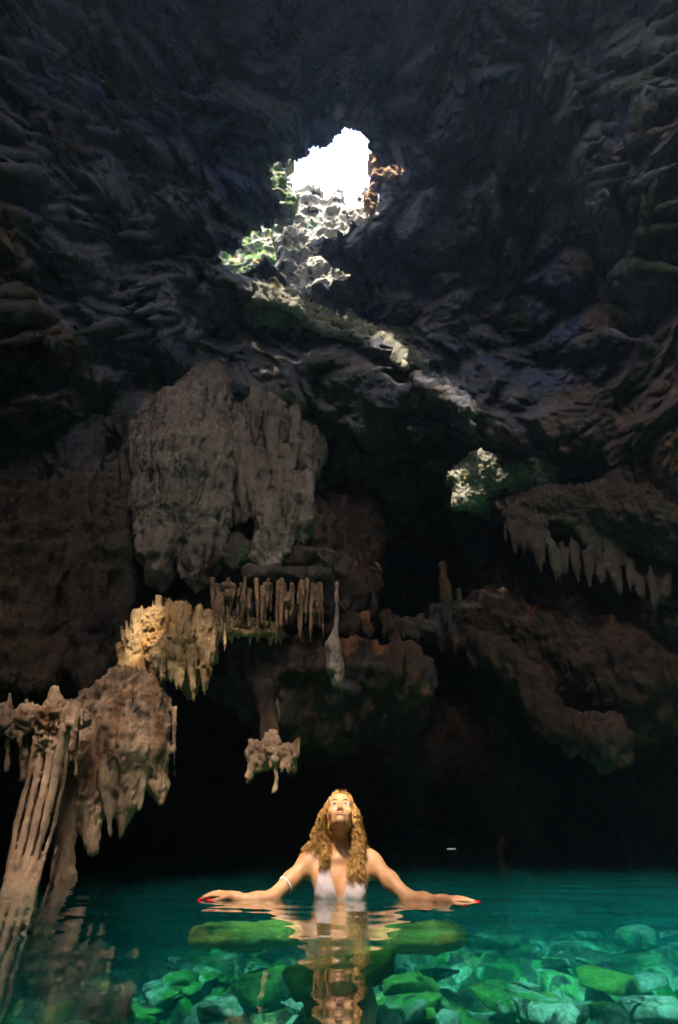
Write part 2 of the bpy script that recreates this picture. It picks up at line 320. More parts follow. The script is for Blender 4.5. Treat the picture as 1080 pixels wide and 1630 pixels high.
# ------------------------------------------------------------------ rock formations
OCC = [shell]
def formation(name, label, cat, lines, mat, h=.035, k=.12, amp=.10, flute=1.0, group=None, seed=0, fine=.02, kind=None, gro=.02):
    prims = []
    for ln in lines:
        pts = [(at(p[0], p[1], p[2]), p[3] * mpp(p[0], p[1], p[2])) for p in ln]
        if len(pts) == 1: pts = pts * 2
        for (a, ra), (b, rb) in zip(pts[:-1], pts[1:]): prims.append(('c', a, b, ra, rb))
    V, Fq = sdf_mesh(prims, h, k); n = vnormals(V, Fq)
    dd = amp * flute * fbm(V * np.array([5, 5, .7]), 3, seed + 1) + amp * .8 * fbm(V * 2.0, 4, seed + 2, True) + fine * fbm(V * 9, 4, seed + 5, True) - amp * .3
    rad = np.full(len(V), 9., f32); bd_ = rad.copy()
    for pr in prims:
        a_, b_ = np.array(pr[1]), np.array(pr[2]); ba = b_ - a_; t_ = np.clip(((V - a_) @ ba) / max(ba @ ba, 1e-9), 0, 1)
        r_ = pr[3] + t_ * (pr[4] - pr[3]); q_ = np.abs(np.linalg.norm(V - a_ - t_[:, None] * ba, axis=1) - r_) ; m_ = q_ < bd_; bd_ = np.where(m_, q_, bd_); rad = np.where(m_, r_, rad)
    wp = V + .05 * perlin(V * 4, seed + 11)[:, None]
    dd = dd + gro * fbm(wp * np.array([13, 13, 1.6]), 3, seed + 13, True) + .55 * amp * (worley(V * 4.5, seed + 7) - .5) + fine * 1.2 * fbm(V * 22, 3, seed + 9, True)
    dd = (dd - dd.mean() * 1.1) * np.clip(rad / (amp * 1.6), .12, 1.25)
    V = V + n * dd[:, None]
    o = mesh_obj(name, V, Fq, mat, label=label, category=cat, group=group, kind=kind); OCC.append(o); return o
def drip(px, y0, y1, Y, r0, r1=None, lean=0, n=4, top=None):
    """a hanging point: thick at the top, thin at the bottom"""
    pts = []
    for i in range(n + 1):
        t = i / n; pts.append((px + lean * t + random.uniform(-.12, .12) * r0, y0 + (y1 - y0) * t, Y + random.uniform(-.04, .04), (r0 * (1 - t) ** .7 + (r1 if r1 else r0 * .12) * t ** .5)))
    return pts
def drips(L, pts, n, r, ln, seed=0, spread=6, sl=0.0):
    rr = random.Random(seed); pts = np.array(pts, float); t = np.linspace(0, 1, len(pts))
    for i in range(n):
        u = rr.random(); c = [np.interp(u, t, pts[:, k]) for k in range(3)]; q = rr.uniform(*r); l_ = rr.uniform(*ln); x = c[0] + rr.uniform(-spread, spread); y = c[1] + rr.uniform(-spread, spread)
        L.append([(x, y - 12, c[2] + .06, q * 1.2), (x + sl * l_ * .5, y + l_ * .5, c[2] - .02, q * .8), (x + sl * l_, y + l_, c[2] - .02, q * .22)])
# big hanging stalactite, left of centre
L = [[(304, 575, 7.3, 36), (304, 630, 6.4, 28), (300, 680, 5.9, 52), (296, 740, 5.7, 66), (290, 820, 5.6, 56), (280, 880, 5.6, 34)],
     [(236, 600, 7.3, 30), (240, 650, 6.2, 20), (240, 720, 5.7, 32), (246, 800, 5.5, 34), (254, 880, 5.5, 30), (256, 915, 5.5, 22), (256, 938, 5.5, 10)],
     [(345, 600, 7.3, 34), (330, 640, 6.2, 34), (345, 740, 5.7, 34), (335, 820, 5.5, 32), (320, 890, 5.5, 27), (314, 918, 5.5, 19), (312, 937, 5.5, 9)],
     [(272, 640, 5.7, 24), (268, 760, 5.35, 28), (270, 860, 5.4, 16)], [(310, 625, 5.7, 20), (305, 740, 5.25, 26), (300, 850, 5.35, 14)],
     [(300, 640, 7.8, 50), (300, 660, 6.6, 44)]]
drips(L, [(215, 700, 5.55), (300, 690, 5.3), (362, 700, 5.5)], 10, (5, 11), (60, 170), 1, 14)
drips(L, [(235, 840, 5.5), (262, 890, 5.5), (300, 890, 5.4), (340, 830, 5.5)], 10, (5, 9), (20, 45), 2, 8)
formation('large_stalactite', 'massive grey brown stalactite with two rounded tips, the largest hanging left of centre', 'stalactite', L, M_grey, h=.02, k=.045, amp=.07, seed=100, gro=.04, fine=.012)
L = [[(385, 640, 7.3, 22), (385, 690, 6.4, 20), (392, 740, 5.9, 20), (390, 790, 5.8, 16), (386, 828, 5.8, 8)], [(412, 630, 7.3, 24), (412, 680, 6.3, 20), (415, 760, 5.8, 20), (408, 820, 5.8, 10)],
     [(438, 640, 7.3, 24), (436, 700, 6.2, 22), (440, 780, 5.8, 22), (432, 850, 5.7, 25), (425, 893, 5.7, 20), (424, 910, 5.7, 12)], [(470, 700, 7.3, 26), (468, 760, 6.0, 18), (474, 800, 5.8, 24), (478, 840, 5.8, 20), (482, 860, 5.8, 9)],
     [(455, 730, 5.9, 16), (460, 820, 5.7, 20), (455, 880, 5.7, 8)], [(372, 690, 5.9, 12), (375, 800, 5.8, 8), (376, 835, 5.8, 4)], [(420, 650, 7.6, 50), (425, 720, 6.5, 34)], [(470, 720, 7.6, 50), (465, 780, 6.3, 26)]]
drips(L, [(372, 720, 5.75), (400, 740, 5.65), (440, 760, 5.7), (485, 780, 5.75)], 26, (4, 9), (40, 95), 3, 22)
drips(L, [(400, 640, 5.8), (470, 680, 5.8)], 8, (6, 10), (40, 80), 4, 10)
formation('stalactite_curtain', 'pale grey ragged stalactite curtain hanging just right of the largest stalactite', 'stalactite', L, M_grey, h=.02, k=.03, amp=.08, seed=120, gro=.03)
# left wall of hanging rock, in front of the far dark
L = [[(20, 560, 6.2, 70), (25, 700, 5.5, 52), (30, 850, 5.3, 50), (20, 980, 5.2, 46), (10, 1080, 5.1, 34)], [(90, 620, 6.0, 46), (95, 760, 5.6, 36), (88, 900, 5.4, 34), (80, 1000, 5.3, 30), (75, 1090, 5.2, 16)],
     [(150, 640, 6.1, 34), (150, 760, 5.7, 26), (160, 880, 5.6, 30), (150, 1000, 5.4, 30), (140, 1080, 5.3, 22), (135, 1112, 5.3, 10)], [(190, 660, 6.0, 24), (185, 760, 5.8, 14), (190, 850, 5.7, 22), (196, 940, 5.6, 20), (180, 1020, 5.5, 18), (165, 1070, 5.4, 10)],
     [(55, 660, 5.6, 26), (52, 860, 5.2, 22), (50, 1040, 5.1, 18), (46, 1100, 5.1, 8)], [(118, 680, 5.6, 16), (120, 900, 5.4, 16), (112, 1060, 5.3, 10)], [(-60, 700, 5.4, 70), (-60, 1080, 5.0, 60)]]
drips(L, [(5, 680, 5.3), (90, 700, 5.4), (190, 690, 5.7)], 16, (6, 12), (60, 220), 5, 26)
drips(L, [(0, 1050, 5.1), (60, 1060, 5.1), (110, 1050, 5.2), (150, 1060, 5.2), (185, 1000, 5.5)], 14, (4, 9), (20, 60), 6, 10)
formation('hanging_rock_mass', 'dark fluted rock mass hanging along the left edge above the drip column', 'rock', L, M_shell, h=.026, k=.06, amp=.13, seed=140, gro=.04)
# golden lit flowstone with its brown curtain below
L = [[(236, 985, 5.0, 18), (228, 1020, 4.95, 28), (212, 1055, 4.95, 24), (192, 1085, 4.9, 18)], [(275, 985, 5.0, 22), (285, 1030, 4.95, 36), (300, 1070, 4.95, 24), (303, 1100, 4.95, 10)], [(335, 985, 5.15, 16), (325, 1040, 5.05, 22)],
     [(255, 1000, 4.95, 34), (262, 1050, 4.9, 30)], [(205, 1060, 4.9, 18), (195, 1095, 4.85, 18), (240, 1100, 4.9, 20)], [(300, 1010, 6.0, 40), (320, 1000, 8.0, 60)], [(350, 990, 5.3, 14), (400, 1000, 5.6, 14), (440, 1005, 5.8, 10)]]
for i in range(46):
    x = random.uniform(212, 350); y = 1000 if x > 235 else 1000 + (235 - x) * 1.1
    L.append([(x, y, 4.9, 4.5), (x + random.uniform(-3, 3), y - random.uniform(12, 50) * (1 if x < 290 else .7), 4.95, .7)])
drips(L, [(200, 1030, 4.85), (240, 980, 4.8), (290, 985, 4.75), (345, 1000, 5.0)], 70, (1.6, 6), (12, 70), 7, 20)
drips(L, [(200, 1060, 4.8), (260, 1050, 4.7), (300, 1060, 4.72), (335, 1030, 4.85)], 50, (1.5, 6), (10, 55), 8, 18)
for i in range(26):
    x = random.uniform(340, 450); L.append([(x, 1004, 5.1 + (x - 340) * .006, 5), (x + random.uniform(-2, 2), 1004 - random.uniform(6, 26), 5.1 + (x - 340) * .006, .8)]); L.append([(x, 1004, 5.1 + (x - 340) * .006, 4.5), (x, 1010 + random.uniform(4, 20), 5.1 + (x - 340) * .006, .8)])
L.append([(340, 1005, 5.1, 9), (450, 1008, 5.75, 6)])
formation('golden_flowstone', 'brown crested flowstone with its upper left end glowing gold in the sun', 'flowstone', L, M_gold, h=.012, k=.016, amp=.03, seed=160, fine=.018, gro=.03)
L = [[(150, 1110, 4.9, 22), (200, 1100, 4.8, 36), (240, 1120, 4.8, 30), (262, 1130, 4.8, 12)], [(150, 1140, 4.8, 30), (140, 1220, 4.7, 30), (140, 1300, 4.7, 20), (150, 1355, 4.6, 8)], [(200, 1120, 4.7, 34), (206, 1200, 4.6, 30), (200, 1280, 4.6, 18), (192, 1332, 4.6, 5)],
     [(245, 1130, 4.8, 26), (250, 1200, 4.7, 22), (254, 1250, 4.7, 14), (257, 1276, 4.7, 5)], [(110, 1150, 4.8, 30), (108, 1250, 4.7, 22), (104, 1340, 4.6, 16), (104, 1400, 4.5, 14)], [(170, 1130, 4.65, 16), (172, 1240, 4.6, 12), (176, 1330, 4.6, 3)], [(225, 1130, 4.65, 14), (228, 1220, 4.6, 10), (222, 1290, 4.6, 3)],
     [(210, 1075, 4.9, 18), (215, 1110, 4.8, 26)]]
drips(L, [(105, 1180, 4.65), (160, 1170, 4.6), (220, 1160, 4.6), (260, 1150, 4.7)], 24, (3, 7), (50, 130), 9, 20)
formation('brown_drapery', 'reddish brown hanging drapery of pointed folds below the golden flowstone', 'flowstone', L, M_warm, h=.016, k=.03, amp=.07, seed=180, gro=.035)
# the drip column that stands in the water at the left
L = [[(88, 1100, 4.3, 8), (85, 1130, 4.25, 20), (80, 1150, 4.2, 22)], [(50, 1150, 4.3, 24), (30, 1160, 4.3, 12), (10, 1135, 4.3, 8)], [(105, 1140, 4.3, 22), (130, 1145, 4.3, 14)], [(75, 1150, 4.2, 30), (80, 1180, 4.2, 24)],
     [(8, 1130, 4.3, 9), (5, 1160, 4.3, 8)], [(-30, 1150, 4.4, 30), (20, 1150, 4.3, 14)]]
L += [[(82, 1160, 4.35, 20), (60, 1250, 4.3, 17), (42, 1330, 4.25, 16), (34, 1400, 4.2, 16), (30, 1460, 4.2, 16)]]
for x0, x1, x2, r in ((58, 28, 12, 5.5), (72, 42, 22, 6), (86, 57, 37, 6), (99, 73, 50, 5.5), (109, 87, 60, 4), (65, 35, 17, 4), (79, 49, 29, 4), (93, 65, 44, 4)):
    L.append([(x0, 1160, 4.15 + random.uniform(-.05, .05) + (.07 if r < 4.2 else 0), r), ((x0 + x1) / 2 + 4, 1230, 4.15 + (.07 if r < 4.2 else 0), r * .95), (x1, 1310, 4.1 + (.07 if r < 4.2 else 0), r * .85), (x2, 1400, 4.05, r * .95), (x2 - 4, 1425, 4.0, r), (x2 - 6, 1470, 4.0, r * 1.2)])
drips(L, [(10, 1150, 4.25), (50, 1160, 4.2), (95, 1150, 4.15), (130, 1145, 4.2)], 26, (2, 4.5), (10, 34), 10, 8)
for x, y in ((85, 1100), (70, 1120), (100, 1118), (60, 1135), (115, 1130), (30, 1145), (45, 1140), (10, 1130)): L.append([(x, y + 22, 4.25, 9), (x + random.uniform(-3, 3), y - random.uniform(0, 8), 4.25, 2)])
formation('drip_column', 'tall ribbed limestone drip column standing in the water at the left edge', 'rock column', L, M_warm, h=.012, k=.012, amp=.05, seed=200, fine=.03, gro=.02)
for x, y0, y1, r in ((38, 1205, 1240, 6), (12, 1195, 1225, 4), (122, 1210, 1235, 3), (72, 1215, 1240, 5)):
    formation('small_stalactite', 'short stubby stalactite hanging beside the head of the drip column', 'stalactite', [[(x + 4, y0 - 90, 4.5, r * .7), (x, y0, 4.3, r), (x - 1, y1, 4.3, r * .9)]], M_warm, h=.012, k=.02, amp=.015, seed=220 + x, group='stubby stalactites round the drip column', fine=.008)
# ledge that carries the row of thin stalactites
L = [[(330, 1010, 5.6, 24), (400, 1050, 5.9, 38), (480, 1060, 6.1, 42), (560, 1070, 6.4, 46), (640, 1080, 6.8, 50)], [(340, 1060, 5.8, 30), (430, 1110, 6.2, 50), (540, 1130, 6.6, 60)], [(470, 1080, 6.0, 26), (462, 1150, 6.0, 16)], [(420, 1070, 6.0, 20), (430, 1170, 5.2, 12), (432, 1195, 4.9, 10)],
     [(400, 990, 6.0, 24), (480, 990, 6.3, 30), (560, 1000, 6.8, 30)], [(560, 1080, 6.8, 50), (600, 1120, 9, 70), (600, 1120, 11.5, 90)], [(430, 870, 7.4, 60), (430, 960, 6.6, 50)], [(560, 800, 9.5, 60), (540, 960, 7.4, 60)], [(380, 1000, 6.2, 40), (380, 1060, 8.5, 60)]]
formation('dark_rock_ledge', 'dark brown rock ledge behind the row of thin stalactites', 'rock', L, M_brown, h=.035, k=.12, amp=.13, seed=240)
k_ = 0
for x in [338, 346, 352, 360, 364, 371, 381, 390, 397, 408, 418, 427, 443, 449, 455, 461, 467, 474, 482, 489, 497, 505, 512]:
    L = [drip(x, 932 + random.uniform(-12, 14), (1002 if x < 440 else 1008) + random.uniform(-42, 14), 5.15 + .0028 * (x - 340), random.uniform(2.6, 7) * (1.15 if x < 380 else .72), random.uniform(.7, 1.8), lean=random.uniform(-5, 5))]
    if random.random() < .5: L.append(drip(x + 4, 930, 985 + random.uniform(-12, 14), 5.2 + .0028 * (x - 340), 4, 1))
    formation('thin_stalactite', 'thin pale orange stalactite in the ragged row above the dark ledge', 'stalactite', L, M_warm2, h=.013, k=.02, amp=.028, seed=260 + x, group='row of thin stalactites', fine=.012)
# rock brow the row hangs from
formation('stalactite_brow', 'dark rock brow from which the row of thin stalactites hangs', 'rock', [[(320, 900, 5.6, 34), (400, 895, 5.9, 34), (480, 900, 6.0, 30), (530, 900, 6.2, 26)], [(480, 880, 6.6, 40), (480, 850, 8.0, 60)], [(400, 915, 5.45, 16), (520, 918, 5.75, 14)]], M_dim, h=.03, k=.1, amp=.14, seed=300)
formation('hanging_spindle', 'single pale spindle of rock hanging alone above the swimmer', 'stalactite', [[(536, 930, 5.6, 5), (537, 970, 5.3, 2.5), (535, 1003, 5.2, 3.5), (532, 1030, 5.2, 12), (535, 1062, 5.2, 13), (540, 1085, 5.2, 9), (545, 1100, 5.2, 2.5)]], M_grey, h=.012, k=.03, amp=.03, seed=310, fine=.01)
L = [[(430, 1120, 6.0, 16), (432, 1160, 5.3, 9), (432, 1190, 4.85, 15), (425, 1215, 4.8, 12)], [(398, 1195, 4.8, 8), (404, 1215, 4.75, 9), (397, 1235, 4.75, 6.5), (394, 1246, 4.75, 3)], [(455, 1190, 4.8, 10), (464, 1210, 4.8, 9), (468, 1225, 4.8, 6)], [(405, 1195, 4.8, 10), (430, 1200, 4.75, 14), (460, 1195, 4.8, 11)], [(438, 1215, 4.75, 5), (441, 1240, 4.75, 3), (438, 1258, 4.75, 3.5), (434, 1262, 4.75, 2)], [(415, 1210, 4.75, 9), (412, 1225, 4.75, 6)]]
drips(L, [(395, 1200, 4.75), (430, 1205, 4.72), (468, 1200, 4.75)], 24, (2, 5), (6, 24), 13, 12)
formation('coral_rock', 'small knobbly coral like rock hanging low to the left of the swimmer', 'rock', L, M_warm, h=.011, k=.015, amp=.07, flute=.6, seed=320, fine=.035)
# right side
L = [[(735, 795, 6.6, 14), (742, 765, 6.6, 24), (762, 745, 6.7, 24), (790, 765, 6.8, 24), (830, 760, 6.9, 26), (870, 765, 7.0, 32), (930, 780, 7.2, 46)], [(728, 805, 6.6, 10), (750, 790, 6.6, 20)], [(850, 790, 7.3, 40), (900, 760, 9, 80)], [(770, 775, 7.6, 40), (800, 770, 9, 60)]]
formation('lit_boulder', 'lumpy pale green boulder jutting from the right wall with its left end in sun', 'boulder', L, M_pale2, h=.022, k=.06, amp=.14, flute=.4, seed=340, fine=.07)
L = [[(800, 810, 7.0, 22), (850, 815, 6.8, 34), (920, 810, 6.6, 40), (1000, 820, 6.3, 50), (1080, 840, 6.0, 60)], [(900, 790, 7.6, 60), (1000, 780, 8.2, 90)]]
for x, y, r in ((815, 830, 12), (835, 850, 14), (852, 868, 15), (862, 885, 10), (885, 850, 14), (915, 868, 14), (930, 890, 11), (945, 885, 14), (965, 910, 12), (985, 920, 13), (1000, 945, 10), (1012, 925, 13), (1040, 950, 10), (1050, 930, 14), (1075, 940, 14), (1025, 900, 16), (975, 890, 14)):
    y = 815 + (y - 815) * random.uniform(.55, .9)
    L.append([(x - (x - 940) * .05, 815, 6.6 - (x - 900) * .0016, r * 1.1), (x, (815 + y) / 2, 6.55 - (x - 900) * .0016, r), (x + (x - 900) * .05, y - 12, 6.5 - (x - 900) * .0016, r * .45)])
drips(L, [(815, 830, 6.6), (860, 870, 6.5), (930, 880, 6.4), (1000, 920, 6.3), (1080, 930, 6.1)], 60, (1.5, 5), (10, 50), 11, 16, .15)
formation('fringed_curtain', 'wide grey rock curtain with a fringe of points below the sunlit boulder', 'stalactite', L, M_dim, h=.024, k=.045, amp=.1, seed=360, gro=.03)
L = [[(600, 985, 7.5, 10), (660, 1000, 7.4, 12), (740, 1010, 7.2, 18), (800, 1045, 7.0, 24), (850, 1090, 6.9, 26), (880, 1150, 6.8, 28), (960, 1180, 6.8, 40)], [(700, 985, 7.6, 24), (800, 990, 7.6, 50), (900, 1040, 7.6, 80), (1000, 1080, 7.2, 90)], [(850, 960, 8.4, 90), (1000, 990, 8.2, 100)]]
for x, y0, y1, r in ((705, 900, 1000, 7), (715, 930, 1030, 5), (622, 985, 1012, 4), (640, 990, 1020, 4), (820, 1050, 1110, 9), (838, 1080, 1140, 8), (850, 1090, 1125, 8), (868, 1110, 1165, 7), (780, 1020, 1055, 8), (730, 940, 1000, 5)):
    L.append(drip(x, y0, y1, 7.0, r, lean=3))
drips(L, [(610, 990, 7.4), (700, 1000, 7.3), (790, 1040, 7.1), (850, 1100, 6.9), (900, 1160, 6.8)], 44, (2.5, 6), (14, 50), 12, 10, .1)
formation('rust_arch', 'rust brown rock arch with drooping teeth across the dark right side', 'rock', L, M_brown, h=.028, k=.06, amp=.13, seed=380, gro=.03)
L = [[(440, 1180, 9, 30), (560, 1190, 9.5, 40), (680, 1210, 10, 36), (780, 1240, 10.5, 36), (860, 1270, 10.5, 30)], [(760, 1250, 10.4, 30), (780, 1300, 10.4, 22), (790, 1350, 10.4, 18)], [(840, 1280, 10.3, 26), (850, 1340, 10.3, 16)], [(560, 1170, 11, 70), (760, 1200, 12, 80)], [(655, 1240, 10, 20), (665, 1290, 10, 10)]]
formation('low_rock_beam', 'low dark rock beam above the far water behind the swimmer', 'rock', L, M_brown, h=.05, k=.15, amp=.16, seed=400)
LED = [(410, 452), (440, 455), (470, 466), (490, 486), (520, 500), (560, 508), (590, 520), (620, 535), (645, 558)]
def led_Y(px, py): return float(shell_hit(px, py)[1])
def shell_hit(px, py):
    j = int(np.argmin(np.abs(gx - px))); i = int(np.argmin(np.abs(gy - py))); return P[gi[i, j]]
L = []
for (a, b) in zip(LED[:-1], LED[1:]):
    ya, yb = led_Y(*a) - .8, led_Y(*b) - .8
    L.append([(a[0], a[1] + 6, ya, 8), (b[0], b[1] + 6, yb, 8)]); L.append([(a[0], a[1] + 15, ya + .02, 8), (b[0], b[1] + 15, yb + .02, 8)]); L.append([(a[0], a[1] + 26, ya + .0, 8), (b[0], b[1] + 26, yb + .0, 8)]); L.append([(a[0], a[1] + 16, ya + .3, 12), (b[0], b[1] + 18, yb + .3, 12)]); L.append([(a[0], a[1] + 40, ya + .9, 36), (b[0], b[1] + 40, yb + .9, 36)])
    L.append([(a[0] + random.uniform(-8, 8), a[1] + random.uniform(-8, 4), ya - .1, random.uniform(4, 9))])
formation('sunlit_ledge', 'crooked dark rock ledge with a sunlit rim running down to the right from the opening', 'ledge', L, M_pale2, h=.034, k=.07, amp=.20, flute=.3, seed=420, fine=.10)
L = []
for (x, y) in ((668, 598), (690, 612), (715, 625), (740, 640), (735, 660)):
    Y_ = led_Y(x, y) - .5; L.append([(x, y, Y_, 10), (x, y + 14, Y_, 10)]); L.append([(x - 10, y + 2, Y_, 8), (x + 14, y + 20, Y_ + .02, 9)]); L.append([(x, y + 6, Y_ + .2, 9), (x + 8, y + 24, Y_ + 1.1, 26)])
formation('sunlit_ledge', 'short speckled grey ledge below the end of the pale crooked ledge', 'ledge', L, M_shell, h=.034, k=.09, amp=.24, flute=.3, seed=430, fine=.10)
# small hanging stalactites of the left and right ceiling
SP = []
for i in range(150):
    x = random.uniform(10, 350); y = random.uniform(20, 540)
    SP.append((x, y))
for i in range(40): SP.append((random.uniform(930, 1070), random.uniform(30, 560)))
for i, (x, y) in enumerate(SP):
    p = shell_hit(x, y); r = random.uniform(.055, .12); Lh = random.uniform(.4, 1.05)
    a = p + np.array([0, .12, .18]); side = np.sign(540 - x) * -.10
    b = p + np.array([side * Lh * 1.6, -.42, -Lh * .85])
    V, Fq = sdf_mesh([('c', a, a * .5 + b * .5, r * 1.3, r * .9), ('c', a * .5 + b * .5, b, r * .9, r * .3)], .03, .05)
    n = vnormals(V, Fq); V = V + n * (.05 * fbm(V * np.array([5, 5, 2]), 3, 500 + i))[:, None]
    left = x < 540
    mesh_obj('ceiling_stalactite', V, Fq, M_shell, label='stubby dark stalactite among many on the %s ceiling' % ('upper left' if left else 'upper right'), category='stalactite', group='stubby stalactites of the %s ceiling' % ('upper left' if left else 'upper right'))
print('formations', round(time.time() - T0, 1))
# ------------------------------------------------------------------ outside the opening: sunlit sinkhole rock
def rock_patch(name, label, poly, Yf, mat, step=.035, amp=.25, seed=0, T=.5):
    """solid slab of rough rock whose outline (photo pixels) sits at its own distance"""
    poly = np.array(poly, float); c0 = poly.mean(0); Y0 = Yf
    c = at(c0[0], c0[1], Y0); n = -(ray(*c0)); n /= np.linalg.norm(n); n = n * .6 + np.array([0, -.6, .3]); n /= np.linalg.norm(n)
    ex = np.cross(np.array([0, 0, 1.]), n); ex /= np.linalg.norm(ex); ez = np.cross(n, ex)
    pw = []
    for q in poly:
        dr = ray(*q); t = ((c - CAM) @ n) / (dr @ n); w = CAM + dr * t - c; pw.append((w @ ex, w @ ez))
    pw = np.array(pw); lo = pw.min(0) - step; hi = pw.max(0) + step
    X, Z = np.meshgrid(np.arange(lo[0], hi[0], step), np.arange(lo[1], hi[1], step)); xf, zf = X.ravel(), Z.ravel()
    q3 = c + xf[:, None] * ex + zf[:, None] * ez
    wq = .12 * perlin(q3 * 3, seed) + .06 * perlin(q3 * 8, seed + 1)
    ins = inpoly(xf + wq, zf + wq, pw)
    dist = np.full(xf.shape, 1e9)
    for a, b in zip(pw, np.roll(pw, -1, 0)):
        ab = b - a; t = np.clip(((xf - a[0]) * ab[0] + (zf - a[1]) * ab[1]) / (ab @ ab + 1e-9), 0, 1); dist = np.minimum(dist, np.hypot(xf - a[0] - t * ab[0], zf - a[1] - t * ab[1]))
    hgt = T * np.sqrt(np.clip(dist / T, 0, 1)) * .5 + amp * (fbm(q3 * 1.8, 5, seed + 3, True) - .2) + .06 * fbm(q3 * 7, 3, seed + 8, True)
    hgt += -.35 * amp * sm(0, .35, worley(q3 * 2.2, seed, True)[1] - worley(q3 * 2.2, seed, True)[0]) * 0
    VF = q3 + n * hgt[:, None]; VB = q3 - n * (T * .6)
    ny, nx = X.shape; g = np.arange(ny * nx).reshape(ny, nx); I2 = ins.reshape(ny, nx)
    cell = I2[:-1, :-1] & I2[1:, :-1] & I2[1:, 1:] & I2[:-1, 1:]
    q = np.stack([g[:-1, :-1], g[:-1, 1:], g[1:, 1:], g[1:, :-1]], -1); qf = q[cell]
    Fq = [qf, qf[:, ::-1] + ny * nx]
    cp = np.pad(cell, 1)
    for (di, dj, e0, e1) in ((-1, 0, 0, 1), (0, 1, 1, 2), (1, 0, 2, 3), (0, -1, 3, 0)):
        m = cell & ~cp[1 + di:1 + di + cell.shape[0], 1 + dj:1 + dj + cell.shape[1]]
        s = q[m]; Fq.append(np.stack([s[:, e1], s[:, e0], s[:, e0] + ny * nx, s[:, e1] + ny * nx], 1))
    Fq = np.concatenate(Fq); used, inv = np.unique(Fq, return_inverse=True)
    return mesh_obj(name, np.concatenate([VF, VB])[used], inv.reshape(Fq.shape), mat, label=label, category='rock')
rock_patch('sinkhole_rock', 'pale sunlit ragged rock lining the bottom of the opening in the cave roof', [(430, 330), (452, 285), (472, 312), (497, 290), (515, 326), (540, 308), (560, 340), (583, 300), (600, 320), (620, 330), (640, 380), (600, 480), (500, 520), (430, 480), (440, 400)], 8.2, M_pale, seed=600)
rock_patch('sinkhole_rock', 'green and ochre mossy rock seen through the left arm of the opening', [(330, 370), (380, 350), (440, 350), (470, 400), (465, 480), (400, 480), (330, 440)], 9.4, M_moss, seed=620)
rock_patch('sinkhole_rock', 'pale rock ring with a dark gap on the left side of the opening', [(415, 240), (455, 240), (478, 262), (488, 290), (476, 262), (455, 275), (458, 300), (478, 320), (470, 350), (420, 350), (410, 290)], 7.0, M_moss, seed=640, T=.3)
rock_patch('sinkhole_rock', 'golden lump of rock on the right side of the opening', [(590, 235), (604, 250), (640, 255), (665, 275), (640, 300), (600, 300), (596, 360), (578, 330), (588, 290)], 7.0, M_gold, seed=660, T=.3)
# ------------------------------------------------------------------ cave sides and roof
def sheet(name, fn, nu, nv, mat, amp=.6, keep=None, **kw):
    U, Vv = np.meshgrid(np.linspace(0, 1, nu), np.linspace(0, 1, nv)); q = fn(U.ravel(), Vv.ravel())
    q = q + amp * np.stack([perlin(q * .4, 71), perlin(q * .4, 72), perlin(q * .4, 73)], 1)
    g = np.arange(nu * nv).reshape(nv, nu); Fq = np.stack([g[:-1, :-1], g[:-1, 1:], g[1:, 1:], g[1:, :-1]], -1).reshape(-1, 4)
    if keep is not None: Fq = Fq[keep(q[Fq].mean(1))]
    return mesh_obj(name, q, Fq, mat, kind='structure', **kw)
ZR = 18.0; YB = -16.0; XS = 12.0
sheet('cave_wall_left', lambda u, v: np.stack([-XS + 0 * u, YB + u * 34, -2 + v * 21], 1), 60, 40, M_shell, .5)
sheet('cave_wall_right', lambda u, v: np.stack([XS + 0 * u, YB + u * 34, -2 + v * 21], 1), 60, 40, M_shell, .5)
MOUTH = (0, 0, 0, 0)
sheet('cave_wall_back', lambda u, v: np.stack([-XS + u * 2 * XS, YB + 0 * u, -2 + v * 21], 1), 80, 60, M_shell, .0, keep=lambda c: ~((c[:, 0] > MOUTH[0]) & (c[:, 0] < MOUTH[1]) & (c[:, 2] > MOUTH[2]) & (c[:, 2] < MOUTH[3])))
# ------------------------------------------------------------------ lake bed, rocks in the water, water
def bed_h(x, y):
    q = np.stack([x, y, 0 * x], 1); b = -.70 + .10 * fbm(q * .8, 3, 80)
    w1, w2 = worley((q + .12 * np.stack([perlin(q * 2, 86), perlin(q * 2, 87), 0 * x], 1)) * np.array([3.4, 3.4, 1]), 81, True)
    b += .13 * sm(0, .2, w2 - w1) * (.8 + .8 * perlin(q * 1.7, 83))
    return b + .03 * fbm(q * 5, 3, 85)
X, Y = np.meshgrid(np.concatenate([np.arange(-14, -5, .3), np.arange(-5, 5, .05), np.arange(5, 14, .3)]), np.concatenate([np.arange(-16, .2, .4), np.arange(.2, 9, .05), np.arange(9, 24, .2)]))
q = np.stack([X.ravel(), Y.ravel(), bed_h(X.ravel(), Y.ravel())], 1); ny, nx = X.shape; g = np.arange(ny * nx).reshape(ny, nx)
mesh_obj('lake_bed', q, np.stack([g[:-1, :-1], g[:-1, 1:], g[1:, 1:], g[1:, :-1]], -1).reshape(-1, 4), M_slab, kind='structure')
